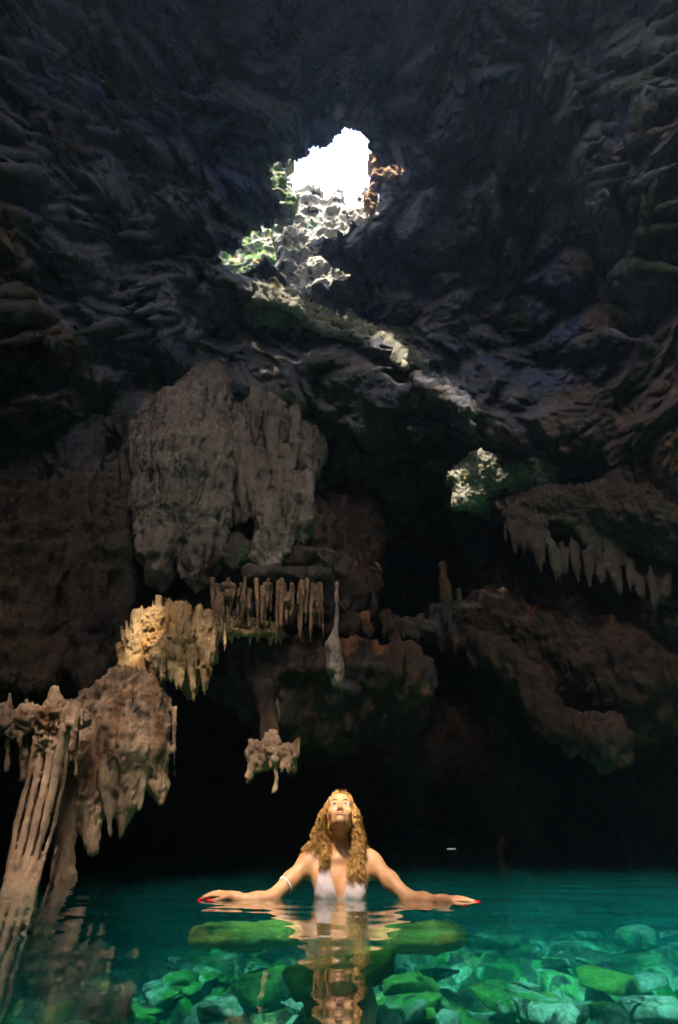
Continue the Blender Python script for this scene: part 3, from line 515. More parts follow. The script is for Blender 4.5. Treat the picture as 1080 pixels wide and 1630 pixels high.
def slab(px, py, z, w, l, t, label, mat, rot=0, seed=0, tilt=.18):
    d_ = ray(px, py); c = CAM + d_ * ((z - CZ) / d_[2]); r_ = random.Random(seed); bm = bmesh.new()
    for i in range(22):
        a = r_.uniform(0, 2 * math.pi); e = r_.uniform(-1, 1); q = r_.uniform(.8, 1.12)
        bm.verts.new((w * q * math.cos(a), l * q * math.sin(a), t * (1 if e > -.2 else -1) * r_.uniform(.7, 1)) if i < 16 else (w * .6 * math.cos(a), l * .6 * math.sin(a), t * r_.uniform(.9, 1.2)))
    bmesh.ops.convex_hull(bm, input=bm.verts); bmesh.ops.delete(bm, geom=[v for v in bm.verts if not v.link_faces], context='VERTS')
    bmesh.ops.bevel(bm, geom=bm.edges[:], offset=t * .14, segments=1, affect='EDGES'); bmesh.ops.triangulate(bm, faces=bm.faces[:])
    for _ in range(4 if w > .12 else 3): bmesh.ops.subdivide_edges(bm, edges=[e for e in bm.edges if e.calc_length() > w * .10], cuts=1, use_grid_fill=True); bmesh.ops.triangulate(bm, faces=bm.faces[:])
    bm.normal_update(); V = np.array([v.co[:] for v in bm.verts]); Nn = np.array([v.normal[:] for v in bm.verts]); q = V + seed * 1.37
    V = V + Nn * (t * .30 * fbm(q * 6, 4, 0, True) + t * .35 * (worley(q * 5, 3) - .5))[:, None]
    Fq = [[v.index for v in f.verts] for f in bm.faces] if not bm.verts.index_update() else []; bm.free()
    tx, ty = r_.uniform(-tilt, tilt), r_.uniform(-tilt, tilt); V[:, 2] += V[:, 0] * tx + V[:, 1] * ty
    ca, sa = math.cos(rot), math.sin(rot); V = np.stack([V[:, 0] * ca - V[:, 1] * sa, V[:, 0] * sa + V[:, 1] * ca, V[:, 2]], 1) + c
    return mesh_obj('submerged_rock', V, Fq, mat, label=label, category='rock', smooth=True)
def sub_rock(px, py, z, w, l, t, label, mat=M_green, rot=0, seed=0):
    d_ = ray(px, py); tt = (z - CZ) / d_[2]; c = CAM + d_ * tt
    ca, sa = math.cos(rot), math.sin(rot); Mx = np.array([[ca, -sa, 0], [sa, ca, 0], [0, 0, 1.]])
    pr = [('e', c, (w, l, t), Mx), ('e', c + Mx @ np.array([w * .45, l * .1, -t * .1]), (w * .6, l * .8, t * .9), Mx), ('e', c + Mx @ np.array([-w * .45, -l * .15, -t * .2]), (w * .6, l * .75, t * .8), Mx)]
    V, Fq = sdf_mesh(pr, max(.018, w / 28), .05); n = vnormals(V, Fq)
    V = V + n * (t * .5 * fbm(V * 4, 5, seed, True) + t * .9 * (worley(V * 3.2, seed + 4) - .5) - t * .1)[:, None]; V[:, 2] = np.minimum(V[:, 2], z + t * .85 + .05 * perlin(V * 5, seed + 2) + .02 * perlin(V * 14, seed + 3))
    return mesh_obj('submerged_rock', V, Fq, mat, label=label, category='rock')
sub_rock(392, 1487, -.29, .34, .26, .06, 'long flat yellow green rock under water left of the swimmer', mat=M_algae, seed=700)
sub_rock(668, 1487, -.29, .29, .26, .06, 'long flat yellow green rock under water right of the swimmer', mat=M_algae, seed=710, rot=.1)
RK = [(545, 1548, .25, 'g', 'mossy green submerged boulder directly in front of the swimmer'), (425, 1568, .20, 'g', 'bright green slab under water in front of the left flat rock'), (652, 1570, .18, 'g', 'bright green slab under water in front of the right flat rock'), (970, 1562, .19, 'g', 'dark green submerged rock near the right edge'),
      (1015, 1490, .22, 't', 'flat teal submerged rock at the right edge, far from the camera'), (885, 1532, .10, 't', 'small pale teal submerged rock at right'), (285, 1560, .12, 't', 'small teal submerged rock at left of the green slab'),
      (540, 1608, .18, 'g', 'olive submerged rock nearest the camera in the middle'), (350, 1610, .14, 't', 'dark teal submerged rock at the bottom left of the middle'), (785, 1590, .12, 't', 'dark teal submerged rock at the bottom right of the middle'),
      (735, 1447, .26, 'g', 'low olive submerged rock just beyond the right hand'), (880, 1455, .28, 't', 'low teal submerged rock far out at right'), (240, 1500, .2, 'b', 'dark submerged rock left of the long flat rock'), (175, 1600, .15, 'b', 'brown submerged rock at the bottom left corner'),
      (1040, 1605, .16, 't', 'teal submerged rock in the bottom right corner')]
for i, (px, py, w, cn, lb) in enumerate(RK):
    mt = {'g': M_green, 't': M_bed, 'b': M_brown}[cn]
    slab(px, py, -.47 - .05 * random.random() + (.17 if i == 0 else 0), w * (1.15 if i == 0 else .95), w * .85, w * .24, lb, mt, rot=random.uniform(-.5, .5), seed=720 + i * 10)
for i in range(64):
    px, py = random.uniform(60, 1070), random.uniform(1440, 1625); w = random.uniform(.06, .16)
    mt = random.choice([M_bed, M_bed, M_green]); side = 'left' if px < 540 else 'right'; far = 'far' if py < 1500 else 'near'
    slab(px, py, -.58 + .05 * random.random(), w * 1.5, w * 1.0, w * .22, 'small broken stone on the lake bed, among many, %s half, %s side' % (side, far), mt, rot=random.uniform(-1.5, 1.5), seed=1000 + i)['group'] = 'small stones on the %s %s lake bed' % (far, side)
# water
def wave(x, y):
    q = np.stack([x, y, 0 * x], 1); r = np.hypot(x, y - 3.2)
    return .0036 * perlin(q * np.array([1.8, 3.4, 1]), 91) + .0014 * perlin(q * np.array([4, 7, 1]), 92) + .0004 * perlin(q * np.array([9, 16, 1]), 93) * np.exp(-((y - 3) / 3) ** 2) + .0010 * np.sin(r * 34 + 3 * perlin(q * 1.3, 94)) * np.exp(-r * 1.1)
xs = np.concatenate([np.arange(-13, -4, .25), np.arange(-4, 4, .022), np.arange(4, 13.01, .25)]); ys = np.concatenate([np.arange(-16, .4, .4), np.arange(.4, 7, .022), np.arange(7, 22, .06)])
X, Y = np.meshgrid(xs, ys); ny, nx = X.shape
q = np.stack([X.ravel(), Y.ravel(), wave(X.ravel(), Y.ravel())], 1); g = np.arange(ny * nx).reshape(ny, nx)
Fq = np.stack([g[:-1, :-1], g[:-1, 1:], g[1:, 1:], g[1:, :-1]], -1).reshape(-1, 4)
# closed body of water: skirt and bottom
nb = len(q); ring = np.concatenate([g[0, :-1], g[:-1, -1], g[-1, :0:-1], g[:0:-1, 0]]); qb = q[ring].copy(); qb[:, 2] = -1.9
cc = np.array([[0, 3, -1.9]]); rb = nb + np.arange(len(ring)); r2 = np.roll(ring, -1); rb2 = np.roll(rb, -1)
tri_c = np.full(len(ring), nb + len(ring))
faces = Fq.tolist() + np.stack([ring, rb, rb2, r2], 1).tolist() + np.stack([rb, tri_c, rb2], 1).tolist()
m, nt, out = newmat('water'); Lk = nt.links.new
fr = N(nt, 'ShaderNodeFresnel'); fr.inputs['IOR'].default_value = 1.33
tr = N(nt, 'ShaderNodeBsdfTransparent'); tr.inputs['Color'].default_value = (.80, .97, .93, 1)
gl = N(nt, 'ShaderNodeBsdfGlossy'); gl.inputs['Roughness'].default_value = .0; gl.inputs['Color'].default_value = (1, 1, 1, 1)
mx = N(nt, 'ShaderNodeMixShader'); Lk(fr.outputs[0], mx.inputs[0]); Lk(tr.outputs[0], mx.inputs[1]); Lk(gl.outputs[0], mx.inputs[2]); Lk(mx.outputs[0], out.inputs['Surface'])
vs = N(nt, 'ShaderNodeVolumeScatter'); vs.inputs['Color'].default_value = (.01, .60, .66, 1); vs.inputs['Density'].default_value = .09
va = N(nt, 'ShaderNodeVolumeAbsorption'); va.inputs['Color'].default_value = (.02, .79, .82, 1); va.inputs['Density'].default_value = .5
av = N(nt, 'ShaderNodeAddShader'); Lk(vs.outputs[0], av.inputs[0]); Lk(va.outputs[0], av.inputs[1]); Lk(av.outputs[0], out.inputs['Volume'])
me = bpy.data.meshes.new('water'); me.from_pydata([tuple(v) for v in np.concatenate([q, qb, cc]).tolist()], [], faces); me.materials.append(m)
me.polygons.foreach_set('use_smooth', np.ones(len(me.polygons), bool)); water = bpy.data.objects.new('water', me); COL.objects.link(water); water['kind'] = 'structure'
print('water', round(time.time() - T0, 1))
# ------------------------------------------------------------------ the swimmer
def skin_mat():
    m, nt, out = newmat('skin'); L = nt.links.new; b = N(nt, 'ShaderNodeBsdfPrincipled')
    tc = N(nt, 'ShaderNodeTexCoord'); c, f = noise_col(nt, tc.outputs['Object'], 14, [(.3, (.50, .23, .10)), (.7, (.60, .31, .155))], 5)
    L(c, b.inputs['Base Color']); b.inputs['Roughness'].default_value = .5; b.inputs['Specular IOR Level'].default_value = .5
    b.inputs['Subsurface Weight'].default_value = .12; b.inputs['Subsurface Radius'].default_value = (1, .35, .2); b.inputs['Subsurface Scale'].default_value = .012
    bp = N(nt, 'ShaderNodeBump'); bp.inputs['Strength'].default_value = .12; bp.inputs['Distance'].default_value = .004
    _, f2 = noise_col(nt, tc.outputs['Object'], 160, BW, 3); L(f2, bp.inputs['Height']); L(bp.outputs[0], b.inputs['Normal'])
    L(b.outputs[0], out.inputs['Surface']); return m
def plain(name, col, rough=.5, metal=0, noise=0, spec=.5):
    m, nt, out = newmat(name); L = nt.links.new; b = N(nt, 'ShaderNodeBsdfPrincipled'); tc = N(nt, 'ShaderNodeTexCoord')
    c, f = noise_col(nt, tc.outputs['Object'], 40, [(.3, tuple(x * .82 for x in col)), (.7, tuple(min(1, x * 1.08) for x in col))], 4)
    L(c, b.inputs['Base Color']); b.inputs['Roughness'].default_value = rough; b.inputs['Metallic'].default_value = metal; b.inputs['Specular IOR Level'].default_value = spec
    L(b.outputs[0], out.inputs['Surface']); return m
M_skin = skin_mat()
PO = np.array([.006, 3.25, -0.012])
v3 = lambda *a: np.array(a, float)
TILT = R(38)
ct, st = math.cos(TILT), math.sin(TILT)
HC = v3(.0, -.026, .360)
EX, EFw, EU = v3(1, 0, 0), v3(0, -ct, st), v3(0, st, ct)      # head frame: side, forward (out of the face), up
HM = np.stack([EX, EFw, EU], 1)
hd = lambda u, f, w_: HC + u * EX + f * EFw + w_ * EU
B = []
c_ = lambda a, b, ra, rb, k=.03: B.append(('c', a, b, ra, rb, k))
e_ = lambda c, r, M=None, k=.03: B.append(('e', c, r, M, k))
# torso
e_(v3(0, .03, .075), (.142, .082, .125)); e_(v3(0, .035, -.06), (.128, .082, .15), k=.05); e_(v3(0, .035, -.22), (.108, .078, .13), k=.05); e_(v3(0, .045, -.38), (.158, .105, .12), k=.06)
c_(v3(-.135, .035, .158), v3(.135, .035, .158), .042, .042, .05)
c_(v3(-.02, -.028, .172), v3(-.135, .01, .186), .012, .011, .03); c_(v3(.02, -.028, .172), v3(.135, .01, .186), .012, .011, .03)
for s in (-1, 1):
    e_(v3(s * .072, -.040, .040), (.056, .050, .060), None, .035)
    c_(v3(s * .155, .03, .16), v3(s * .10, -.02, .09), .036, .035, .05)           # chest to armpit
    c_(v3(s * .028, .045, .27), v3(s * .14, .045, .182), .030, .026, .05)         # neck to shoulder
    c_(v3(s * .030, .0, .285), v3(s * .012, -.022, .178), .014, .009, .025)        # neck muscle
    e_(v3(s * .182, .028, .140), (.044, .046, .052), None, .04)
    c_(v3(s * .185, .025, .140), v3(s * .255, -.035, .080), .041, .038, .03); c_(v3(s * .255, -.035, .080), v3(s * .335, -.10, .016), .038, .031, .03)
    c_(v3(s * .335, -.10, .008), v3(s * .405, -.115 - .02 * (s > 0), .004), .033, .034, .03); c_(v3(s * .405, -.115 - .02 * (s > 0), .004), (v3(-.517, -.13, .014) if s < 0 else v3(.480, -.205, .011)), .033, .0205, .03)
    c_(v3(s * .085, .045, -.42), v3(s * .09, .0, -.74), .082, .055, .05); c_(v3(s * .09, .0, -.76), v3(s * .09, .34, -.80), .052, .036, .03); c_(v3(s * .09, .34, -.80), v3(s * .09, .47, -.83), .034, .022, .02)
c_(v3(0, .045, .17), v3(0, .015, .28), .048, .039, .04); c_(v3(0, .015, .27), hd(0, -.035, -.04), .039, .046, .02)
# head
e_(hd(0, -.018, .035), (.0735, .092, .083), HM, .02); e_(hd(0, .030, -.018), (.0560, .060, .064), HM, .025); e_(hd(0, .050, -.058), (.029, .034, .028), HM, .025)
c_(hd(-.044, .0, -.042), hd(-.010, .070, -.080), .015, .011, .02); c_(hd(.044, .0, -.042), hd(.010, .070, -.080), .015, .011, .02)
e_(hd(0, .078, -.083), (.016, .013, .012), HM, .015)
e_(hd(0, .052, .050), (.056, .036, .040), HM, .03)
for s in (-1, 1):
    e_(hd(s * .040, .060, -.018), (.024, .022, .020), HM, .022)
    c_(hd(s * .012, .083, .024), hd(s * .045, .070, .024), .008, .007, .012)
    B.append(('-e', hd(s * .031, .094, .007), (.018, .013, .0125), HM, .012))
    e_(hd(s * .0115, .098, -.036), (.0085, .009, .007), HM, .006)
    e_(hd(s * .073, -.008, .0), (.008, .019, .028), HM, .008)
c_(hd(0, .088, .016), hd(0, .106, -.028), .0075, .0095, .012); e_(hd(0, .107, -.032), (.011, .010, .009), HM, .008)
e_(hd(0, .082, -.057), (.026, .014, .016), HM, .015)
for s in (-1, 1):
    a_ = [hd(s * (.031 + .0165 * math.cos(q)), .0835 - .004 * math.cos(q) * 1, .007 + .0112 * math.sin(q)) for q in np.linspace(.1, math.pi - .1, 6)]
    for p0, p1 in zip(a_[:-1], a_[1:]): c_(p0, p1, .0034, .0034, .004)
    a_ = [hd(s * (.031 + .0165 * math.cos(q)), .0825 - .004 * math.cos(q), .007 - .0092 * math.sin(q)) for q in np.linspace(.1, math.pi - .1, 6)]
    for p0, p1 in zip(a_[:-1], a_[1:]): c_(p0, p1, .0026, .0026, .004)
# hands
def hand(s, wrist, roll, spread, curls, lift):
    """s=-1 photo left; fingers point outwards along s*x"""
    f = v3(s, -.10, lift); f /= np.linalg.norm(f); up = v3(0, -math.sin(roll), math.cos(roll)); up -= f * (up @ f); up /= np.linalg.norm(up); sd = np.cross(f, up)  # across the palm
    if sd[1] > 0: sd = -sd                       # thumb side towards the camera
    W = wrist; knk = []
    c_(W - f * .02, W + f * .012, .0200, .0205, .02)
    for j, o in enumerate((.030, .010, -.010, -.029)):
        base = W + f * (.082 - .004 * abs(j - 1.2)) + sd * o
        c_(W + f * .010 + sd * o * .55, base, .0135, .0098, .012)
        knk.append(base)
    tips = []
    for j, (b0, ln, cu) in enumerate(zip(knk, (.070, .078, .073, .057), curls)):
        p = b0; a = cu * .5; dirv = f + sd * (.06 * (1.5 - j)) * spread
        for q_, (fr_, rr) in enumerate(((.44, .0088), (.31, .0078), (.25, .0070))):
            dd_ = dirv * math.cos(a) - up * math.sin(a); dd_ /= np.linalg.norm(dd_); p2 = p + dd_ * ln * fr_
            c_(p, p2, rr, rr * .92, .003); p = p2; a += cu
        tips.append((p, dd_, up * math.cos(a - cu) + dirv * math.sin(a - cu)))
    t0 = W + f * .022 + sd * .020; t1 = t0 + (f * .6 + sd * .75 - up * .15) * .036; t2 = t1 + (f * .9 + sd * .3 - up * .2) * .030; t3 = t2 + (f * 1 + sd * .05 - up * .25) * .022
    c_(t0, t1, .0135, .0108, .010); c_(t1, t2, .0100, .0090, .004); c_(t2, t3, .0088, .0075, .004)
    dd_ = (t3 - t2) / np.linalg.norm(t3 - t2); tips.append((t3, dd_, up * .8 + sd * .5)); return tips
tipsL = hand(-1, v3(-.525, -.13, .024), .15, 1.0, (.25, .32, .40, .48), .13)
tipsR = hand(1, v3(.488, -.21, .016), .10, .8, (.12, .16, .22, .30), .05)
Vb, Fb = sdf_mesh(B, .0042, .03)
nb_ = vnormals(Vb, Fb)
# relax the voxel surface a little
def relax(V, Fq, it=2, lam=.5):
    e = np.concatenate([Fq[:, [0, 1]], Fq[:, [1, 2]], Fq[:, [2, 3]], Fq[:, [3, 0]]]); e = np.concatenate([e, e[:, ::-1]])
    cnt = np.bincount(e[:, 0], minlength=len(V))[:, None]
    for _ in range(it):
        S = np.stack([np.bincount(e[:, 0], V[e[:, 1], k], len(V)) for k in range(3)], 1); V = V * (1 - lam) + lam * S / np.maximum(cnt, 1)
    return V
Vb = relax(Vb, Fb, 2, .4); nb_ = vnormals(Vb, Fb)
person = mesh_obj('person', Vb, Fb, M_skin, label='woman in white bikini top looking up, chest deep with arms spread on the water', category='person')
# swimwear: a shell of cloth 3-4 mm off the skin
M_cloth = plain('white_cloth', (.62, .50, .50), .85)
def cloth(name, keepfn, off=.004, mat=M_cloth):
    m = keepfn(Vb, nb_); Fq = Fb[m[Fb].all(1)]; us, inv = np.unique(Fq, return_inverse=True); Fq = inv.reshape(Fq.shape)
    Vi = Vb[us]; Ni = nb_[us]
    wr = .0016 * perlin(Vi * np.array([60, 60, 22]), 611); Vo = Vi + Ni * (off + wr)[:, None] if hasattr(wr, '__len__') else Vi
    e = np.concatenate([Fq[:, [i, (i + 1) % 4]] for i in range(4)]); key = {}
    for a, b in e.tolist(): key[(a, b)] = 1
    side = [[a, b, b + len(Vi), a + len(Vi)] for (a, b) in key if (b, a) not in key]
    Vi2 = Vi - Ni * .001
    o = mesh_obj(name, np.concatenate([Vi2, Vo]), np.concatenate([(Fq + len(Vi)), Fq[:, ::-1], np.array(side)]), mat, parent=person); return o
def tri(V, a, b, c):
    return inpoly(V[:, 0], V[:, 2], [a, b, c])
def cups(V, n):
    r = np.zeros(len(V), bool)
    for s in (-1, 1):
        r |= inpoly(V[:, 0] * s, V[:, 2], [(.085, .185), (.066, .150), (.030, .055), (.010, .008), (.040, -.012), (.10, -.008), (.132, .012), (.120, .07), (.096, .150)])
    r |= (V[:, 2] < .012) & (V[:, 2] > -.012) & (np.abs(V[:, 0]) < .17) & (V[:, 2] < .2)
    return r & (np.where(np.abs(V[:, 2]) < .02, 1, -n[:, 1]) > -.2) & (np.abs(V[:, 0]) < .15)
top = cloth('bikini_top', cups)
ac = Acc()
for s in (-1, 1):
    pth = [v3(s * .083, -.018, .178), v3(s * .080, .0, .198), v3(s * .070, .035, .222), v3(s * .045, .085, .235), v3(0, .105, .24)]
    ac.add(*frustum_tube(pth, [.004] * 5, 6))
mesh_obj('strap', *ac.get(), M_cloth, parent=person)
# bracelets
M_pearl = plain('pearl', (.80, .76, .70), .18)
def ring_beads(c, axis, r, n, rb, name):
    axis = axis / np.linalg.norm(axis); a = np.cross(axis, v3(0, 0, 1)); a /= np.linalg.norm(a); b = np.cross(axis, a); pr = []
    for i in range(n):
        t = i * 2 * math.pi / n; q_ = c + (math.cos(t) * a + math.sin(t) * b) * r; pr.append(('e', q_, (rb, rb, rb), None, .001))
    V, Fq = sdf_mesh(pr, .0022, .001); return mesh_obj(name, V, Fq, M_pearl, parent=person)
ring_beads(v3(-.275, -.051, .063), v3(-.08, -.065, -.07), .0385, 24, .0055, 'pearl_bracelet')
ring_beads(v3(.352, -.104, .010), v3(1, -.15, .0), .0345, 30, .0036, 'bracelet')
# nails
M_nail = plain('red_nail_polish', (.85, .012, .03), .2)
for tp in tipsL + tipsR:
    p, dd_, u_ = tp; u_ = u_ - dd_ * (u_ @ dd_); u_ /= np.linalg.norm(u_); s_ = np.cross(dd_, u_)
    V, Fq = sdf_mesh([('e', p + u_ * .0035 + dd_ * .004, (.0082, .0135, .0060), np.stack([s_, dd_, u_], 1), .002)], .0018, .002); mesh_obj('fingernail', V, Fq, M_nail, parent=person)
# eyes, brows, lips
M_eye = plain('eye_white', (.42, .40, .38), .2); M_iris = plain('iris', (.03, .08, .07), .1); M_pupil = plain('pupil', (.01, .01, .01), .05); M_lip = plain('lips', (.40, .17, .12), .35); M_brow = plain('eyebrow_hair', (.22, .11, .05), .7); M_lid = plain('lash', (.03, .018, .012), .6)
def ell(name, c, r, mat, M=HM, parent=person, h=.0016):
    V, Fq = sdf_mesh([('e', c, r, M, .001)], h, .001); return mesh_obj(name, V, Fq, mat, parent=parent)
for s in (-1, 1):
    ec = hd(s * .031, .0745, .007)
    ey = ell('eye', ec, (.0155, .0132, .0105), M_eye)
    g_ = EFw * .97 + EU * .22; g_ /= np.linalg.norm(g_); GM = np.stack([EX, g_, np.cross(EX, g_)], 1)
    ell('iris', ec + g_ * .0116, (.0074, .0024, .0074), M_iris, GM, ey, .0012); ell('pupil', ec + g_ * .0134, (.0034, .0014, .0034), M_pupil, GM, ey, .0008)
    a = Acc(); t = np.linspace(0, 1, 10)[:, None]
    pth = hd(0, 0, 0) + (s * (.014 + .036 * t)) * EX + (.0915 - .018 * t ** 2) * EFw + (.0265 + .008 * np.sin(t * 2.4)) * EU
    a.add(*frustum_tube(pth, 0.0022 * np.sin(np.linspace(.5, 3.0, 10)) + .0006, 6)); mesh_obj('eyebrow', *a.get(), M_brow, parent=person)
    a = Acc(); pth = hd(0, 0, 0) + (s * (.018 + .026 * t)) * EX + (.0862 - .006 * t ** 2) * EFw + (.0165 + .0035 * np.sin(t * 3.14)) * EU
    a.add(*frustum_tube(pth, .0017 * np.sin(np.linspace(.4, 3.0, 10)) + .0004, 5)); mesh_obj('eyelid', *a.get(), M_lid, parent=person)
V, Fq = sdf_mesh([('c', hd(-.025, .0880, -.0580), hd(-.006, .0990, -.0545), .0026, .0046, .004), ('c', hd(.025, .0880, -.0580), hd(.006, .0990, -.0545), .0026, .0046, .004), ('c', hd(-.015, .0935, -.0630), hd(.015, .0935, -.0630), .0048, .0048, .003), ('e', hd(0, .0955, -.064), (.012, .006, .0050), HM, .003)], .0015, .003)
mesh_obj('lips', V, Fq, M_lip, parent=person)
# long curly hair
def hair_mat():
    m, nt, out = newmat('hair'); L = nt.links.new; b = N(nt, 'ShaderNodeBsdfPrincipled'); tc = N(nt, 'ShaderNodeTexCoord')
    c, _ = noise_col(nt, tc.outputs['Object'], 62, [(.34, (.07, .025, .006)), (.5, (.42, .20, .04)), (.66, (.95, .62, .22))], 3, .7)
    L(c, b.inputs['Base Color']); b.inputs['Roughness'].default_value = .38; b.inputs['Specular IOR Level'].default_value = .6; L(b.outputs[0], out.inputs['Surface']); return m
M_hair = hair_mat(); ac = Acc(); hr = random.Random(4)
# cap close to the skull
cap = [('e', hd(0, -.044, .043), (.080, .086, .086), HM, .02), ('e', hd(0, -.055, -.01), (.076, .070, .075), HM, .03)]

V, Fq = sdf_mesh(cap, .005, .02); n = vnormals(V, Fq); V = V + n * (.004 * perlin(V * np.array([70, 40, 40]), 77))[:, None]; ac.add(V, Fq)
def lock(root, ctrl, rad, curl, freq, ph):
    pts = np.array([root] + ctrl); m = 60; tt = np.linspace(0, 1, m); seg = np.linspace(0, 1, len(pts))
    pth = np.stack([np.interp(tt, seg, pts[:, k]) for k in range(3)], 1)
    for _ in range(6): pth[1:-1] = (pth[:-2] + pth[1:-1] * 2 + pth[2:]) / 4
    Lg = np.cumsum(np.r_[0, np.linalg.norm(np.diff(pth, axis=0), axis=1)]); am = curl * np.clip(Lg / .15, 0, 1) * (1 + .3 * np.sin(tt * 9 + ph))
    pth[:, 0] += am * np.cos(Lg * freq + ph); pth[:, 1] += am * np.sin(Lg * freq + ph); pth[:, 2] += .4 * am * np.cos(Lg * freq * .8 + ph * 2)
    ac.add(*frustum_tube(pth, rad * np.clip(1.15 - tt, .12, 1) ** .6, 4))
CL = []
for i in range(190):
    s = -1 if hr.random() < .52 else 1
    # root: along the parting and over the crown
    a = hr.uniform(-.2, 1.0); ph = hr.uniform(0, 6.28)
    phi_ = hr.uniform(.05, 1.35); th_ = hr.uniform(-1.1, 2.2)     # down the side, front to back
    d0 = v3(s * math.sin(phi_), 0, 0) + (math.cos(phi_)) * 0
    loc = np.array([s * math.sin(phi_) * .082, -.028 + .094 * math.cos(phi_) * math.sin(th_) * -1, .045 + .088 * math.cos(phi_) * math.cos(th_ * .5)])
    root = hd(*loc)
    back = hr.random()
    if s < 0:                                                       # photo left: falls on the shoulder and behind
        side = hd(-.086 - .012 * hr.random(), hr.uniform(-.05, .035), hr.uniform(-.01, .02))
        mid = v3(hr.uniform(-.140, -.070), hr.uniform(-.01, .07), hr.uniform(.26, .30))
        end1 = v3(hr.uniform(-.18, -.07), hr.uniform(-.02, .08), hr.uniform(.20, .235)); end2 = v3(end1[0] * 1.05 + hr.uniform(-.02, .02), end1[1] + hr.uniform(0, .06), hr.uniform(.13, .21))
        if back > .86: end1 = v3(hr.uniform(-.095, -.06), -.045, .19); end2 = v3(hr.uniform(-.10, -.065), -.065, hr.uniform(.11, .16))
    else:                                                           # photo right: falls forward over the chest
        side = hd(.086 + .012 * hr.random(), hr.uniform(-.05, .035), hr.uniform(-.01, .02))
        mid = v3(hr.uniform(.065, .120), hr.uniform(-.035, .05), hr.uniform(.25, .29))
        end1 = v3(hr.uniform(.055, .130), hr.uniform(-.055, .01), hr.uniform(.17, .21)); end2 = v3(hr.uniform(.040, .115), hr.uniform(-.105, -.07), hr.uniform(.06, .14))
        if back > .70: end1 = v3(hr.uniform(.09, .15), hr.uniform(.02, .08), .21); end2 = v3(hr.uniform(.10, .16), hr.uniform(.02, .09), hr.uniform(.15, .2))
    cu, fq = hr.uniform(.009, .018), hr.uniform(80, 130)
    for q_ in range(10):
        j_ = lambda a_: v3(hr.gauss(0, a_), hr.gauss(0, a_), hr.gauss(0, a_))
        lock(root + j_(.006), [side + j_(.004), mid + j_(.0045), end1 + j_(.005), end2 + j_(.008)], hr.uniform(.0007, .0017), cu * hr.uniform(.7, 1.3), fq * hr.uniform(.99, 1.01), ph + hr.gauss(0, .3))
def skull(th, ph, k_=1.05):
    return hd(.0745 * k_ * math.sin(ph), -.018 + .092 * k_ * math.cos(ph) * math.cos(th), .035 + .084 * k_ * math.cos(ph) * math.sin(th))
for c_i in range(72):                                               # from the middle parting down both sides of the head
    s = -1 if c_i % 2 else 1; tc_ = hr.uniform(42, 150); xc_ = hr.uniform(.075, .125); fc_, pc_, ac_ = hr.uniform(85, 125), hr.uniform(0, 6.28), hr.uniform(.006, .014)
    yc0, zc0, zc1 = hr.uniform(-.04, .05), hr.uniform(.25, .31), hr.uniform(.17, .24)
    for i in range(9):
        t0_ = R(tc_ + hr.gauss(0, 3)); k_ = hr.uniform(1.02, 1.08); t1_ = t0_ + (R(100) - t0_) * .45; e_ph = R(hr.uniform(78, 92)); j_ = lambda: hr.gauss(0, .004)
        pts = [skull(t0_ + (t1_ - t0_) * q ** 1.2, s * (R(2) + (e_ph - R(2)) * q), 1.02 + (k_ - 1.02) * min(1, q * 3)) for q in (0, .25, .5, .75, 1)]
        lock(pts[0], pts[1:] + [hd(s * .097, hr.uniform(-.03, .02), -.03), v3(s * (xc_ + j_()), yc0 + j_(), zc0 + j_()), v3(s * (xc_ + .01 + j_()), yc0 - .01 + j_(), zc1 + hr.gauss(0, .012))], hr.uniform(.0008, .0018), ac_ * hr.uniform(.8, 1.2), fc_ * hr.uniform(.99, 1.01), pc_ + hr.gauss(0, .25))
mesh_obj('hair', *ac.get(), M_hair, parent=person)
person.location = PO
print('person', len(Vb), round(time.time() - T0, 1))

# ------------------------------------------------------------------ unseen cave roof, with openings added to place the patches of sun
bpy.context.view_layer.update()
def bvh(objs):
    Vs, Fsx, n = [], [], 0
    for o in objs:
        me = o.data; v = np.empty(len(me.vertices) * 3, f32); me.vertices.foreach_get('co', v); v = v.reshape(-1, 3)
        me.calc_loop_triangles(); t = np.empty(len(me.loop_triangles) * 3, np.int32); me.loop_triangles.foreach_get('vertices', t)
        Vs.append(v); Fsx.append(t.reshape(-1, 3) + n); n += len(v)
    return BVHTree.FromPolygons(np.concatenate(Vs).tolist(), np.concatenate(Fsx).tolist(), all_triangles=True)
tree = bvh(OCC)
shell.data.calc_loop_triangles(); n_sh = len(shell.data.loop_triangles); t2p = np.empty(n_sh, np.int32); shell.data.loop_triangles.foreach_get('polygon_index', t2p); shell_cut = set()
CELL = .05; RX0, RY0 = -13.0, -17.0; RNX, RNY = int(26 / CELL), int(26 / CELL)
open_ = np.zeros((RNX, RNY), bool)
sdv = Vector(SD)
FRAC = 1.0
BAY = np.array([[0, 8, 2, 10], [12, 4, 14, 6], [3, 11, 1, 9], [15, 7, 13, 5]]) / 16 + .03
cell_rand = BAY[np.arange(RNX)[:, None] % 4, np.arange(RNY)[None] % 4] + rng.normal(size=(RNX, RNY)) * .02
def open_for(p, check=True):
    if check:
        o_ = Vector(p) + sdv * .06; rec = []
        while True:
            h = tree.ray_cast(o_, sdv, 40)
            if h[0] is None or h[0].z > ZR - .2: break
            if h[2] < n_sh and h[0].z > 3.5 * h[0].y * 1.45 and h[0].z > 13: rec.append(int(t2p[h[2]])); o_ = h[0] + sdv * .03; continue
            return False
        shell_cut.update(rec)
    t = (ZR - p[2]) / SD[2]; qx, qy = p[0] + SD[0] * t, p[1] + SD[1] * t
    i, j = int((qx - RX0) / CELL), int((qy - RY0) / CELL)
    if 0 <= i < RNX and 0 <= j < RNY and cell_rand[i, j] < FRAC: open_[i, j] = True
    return True
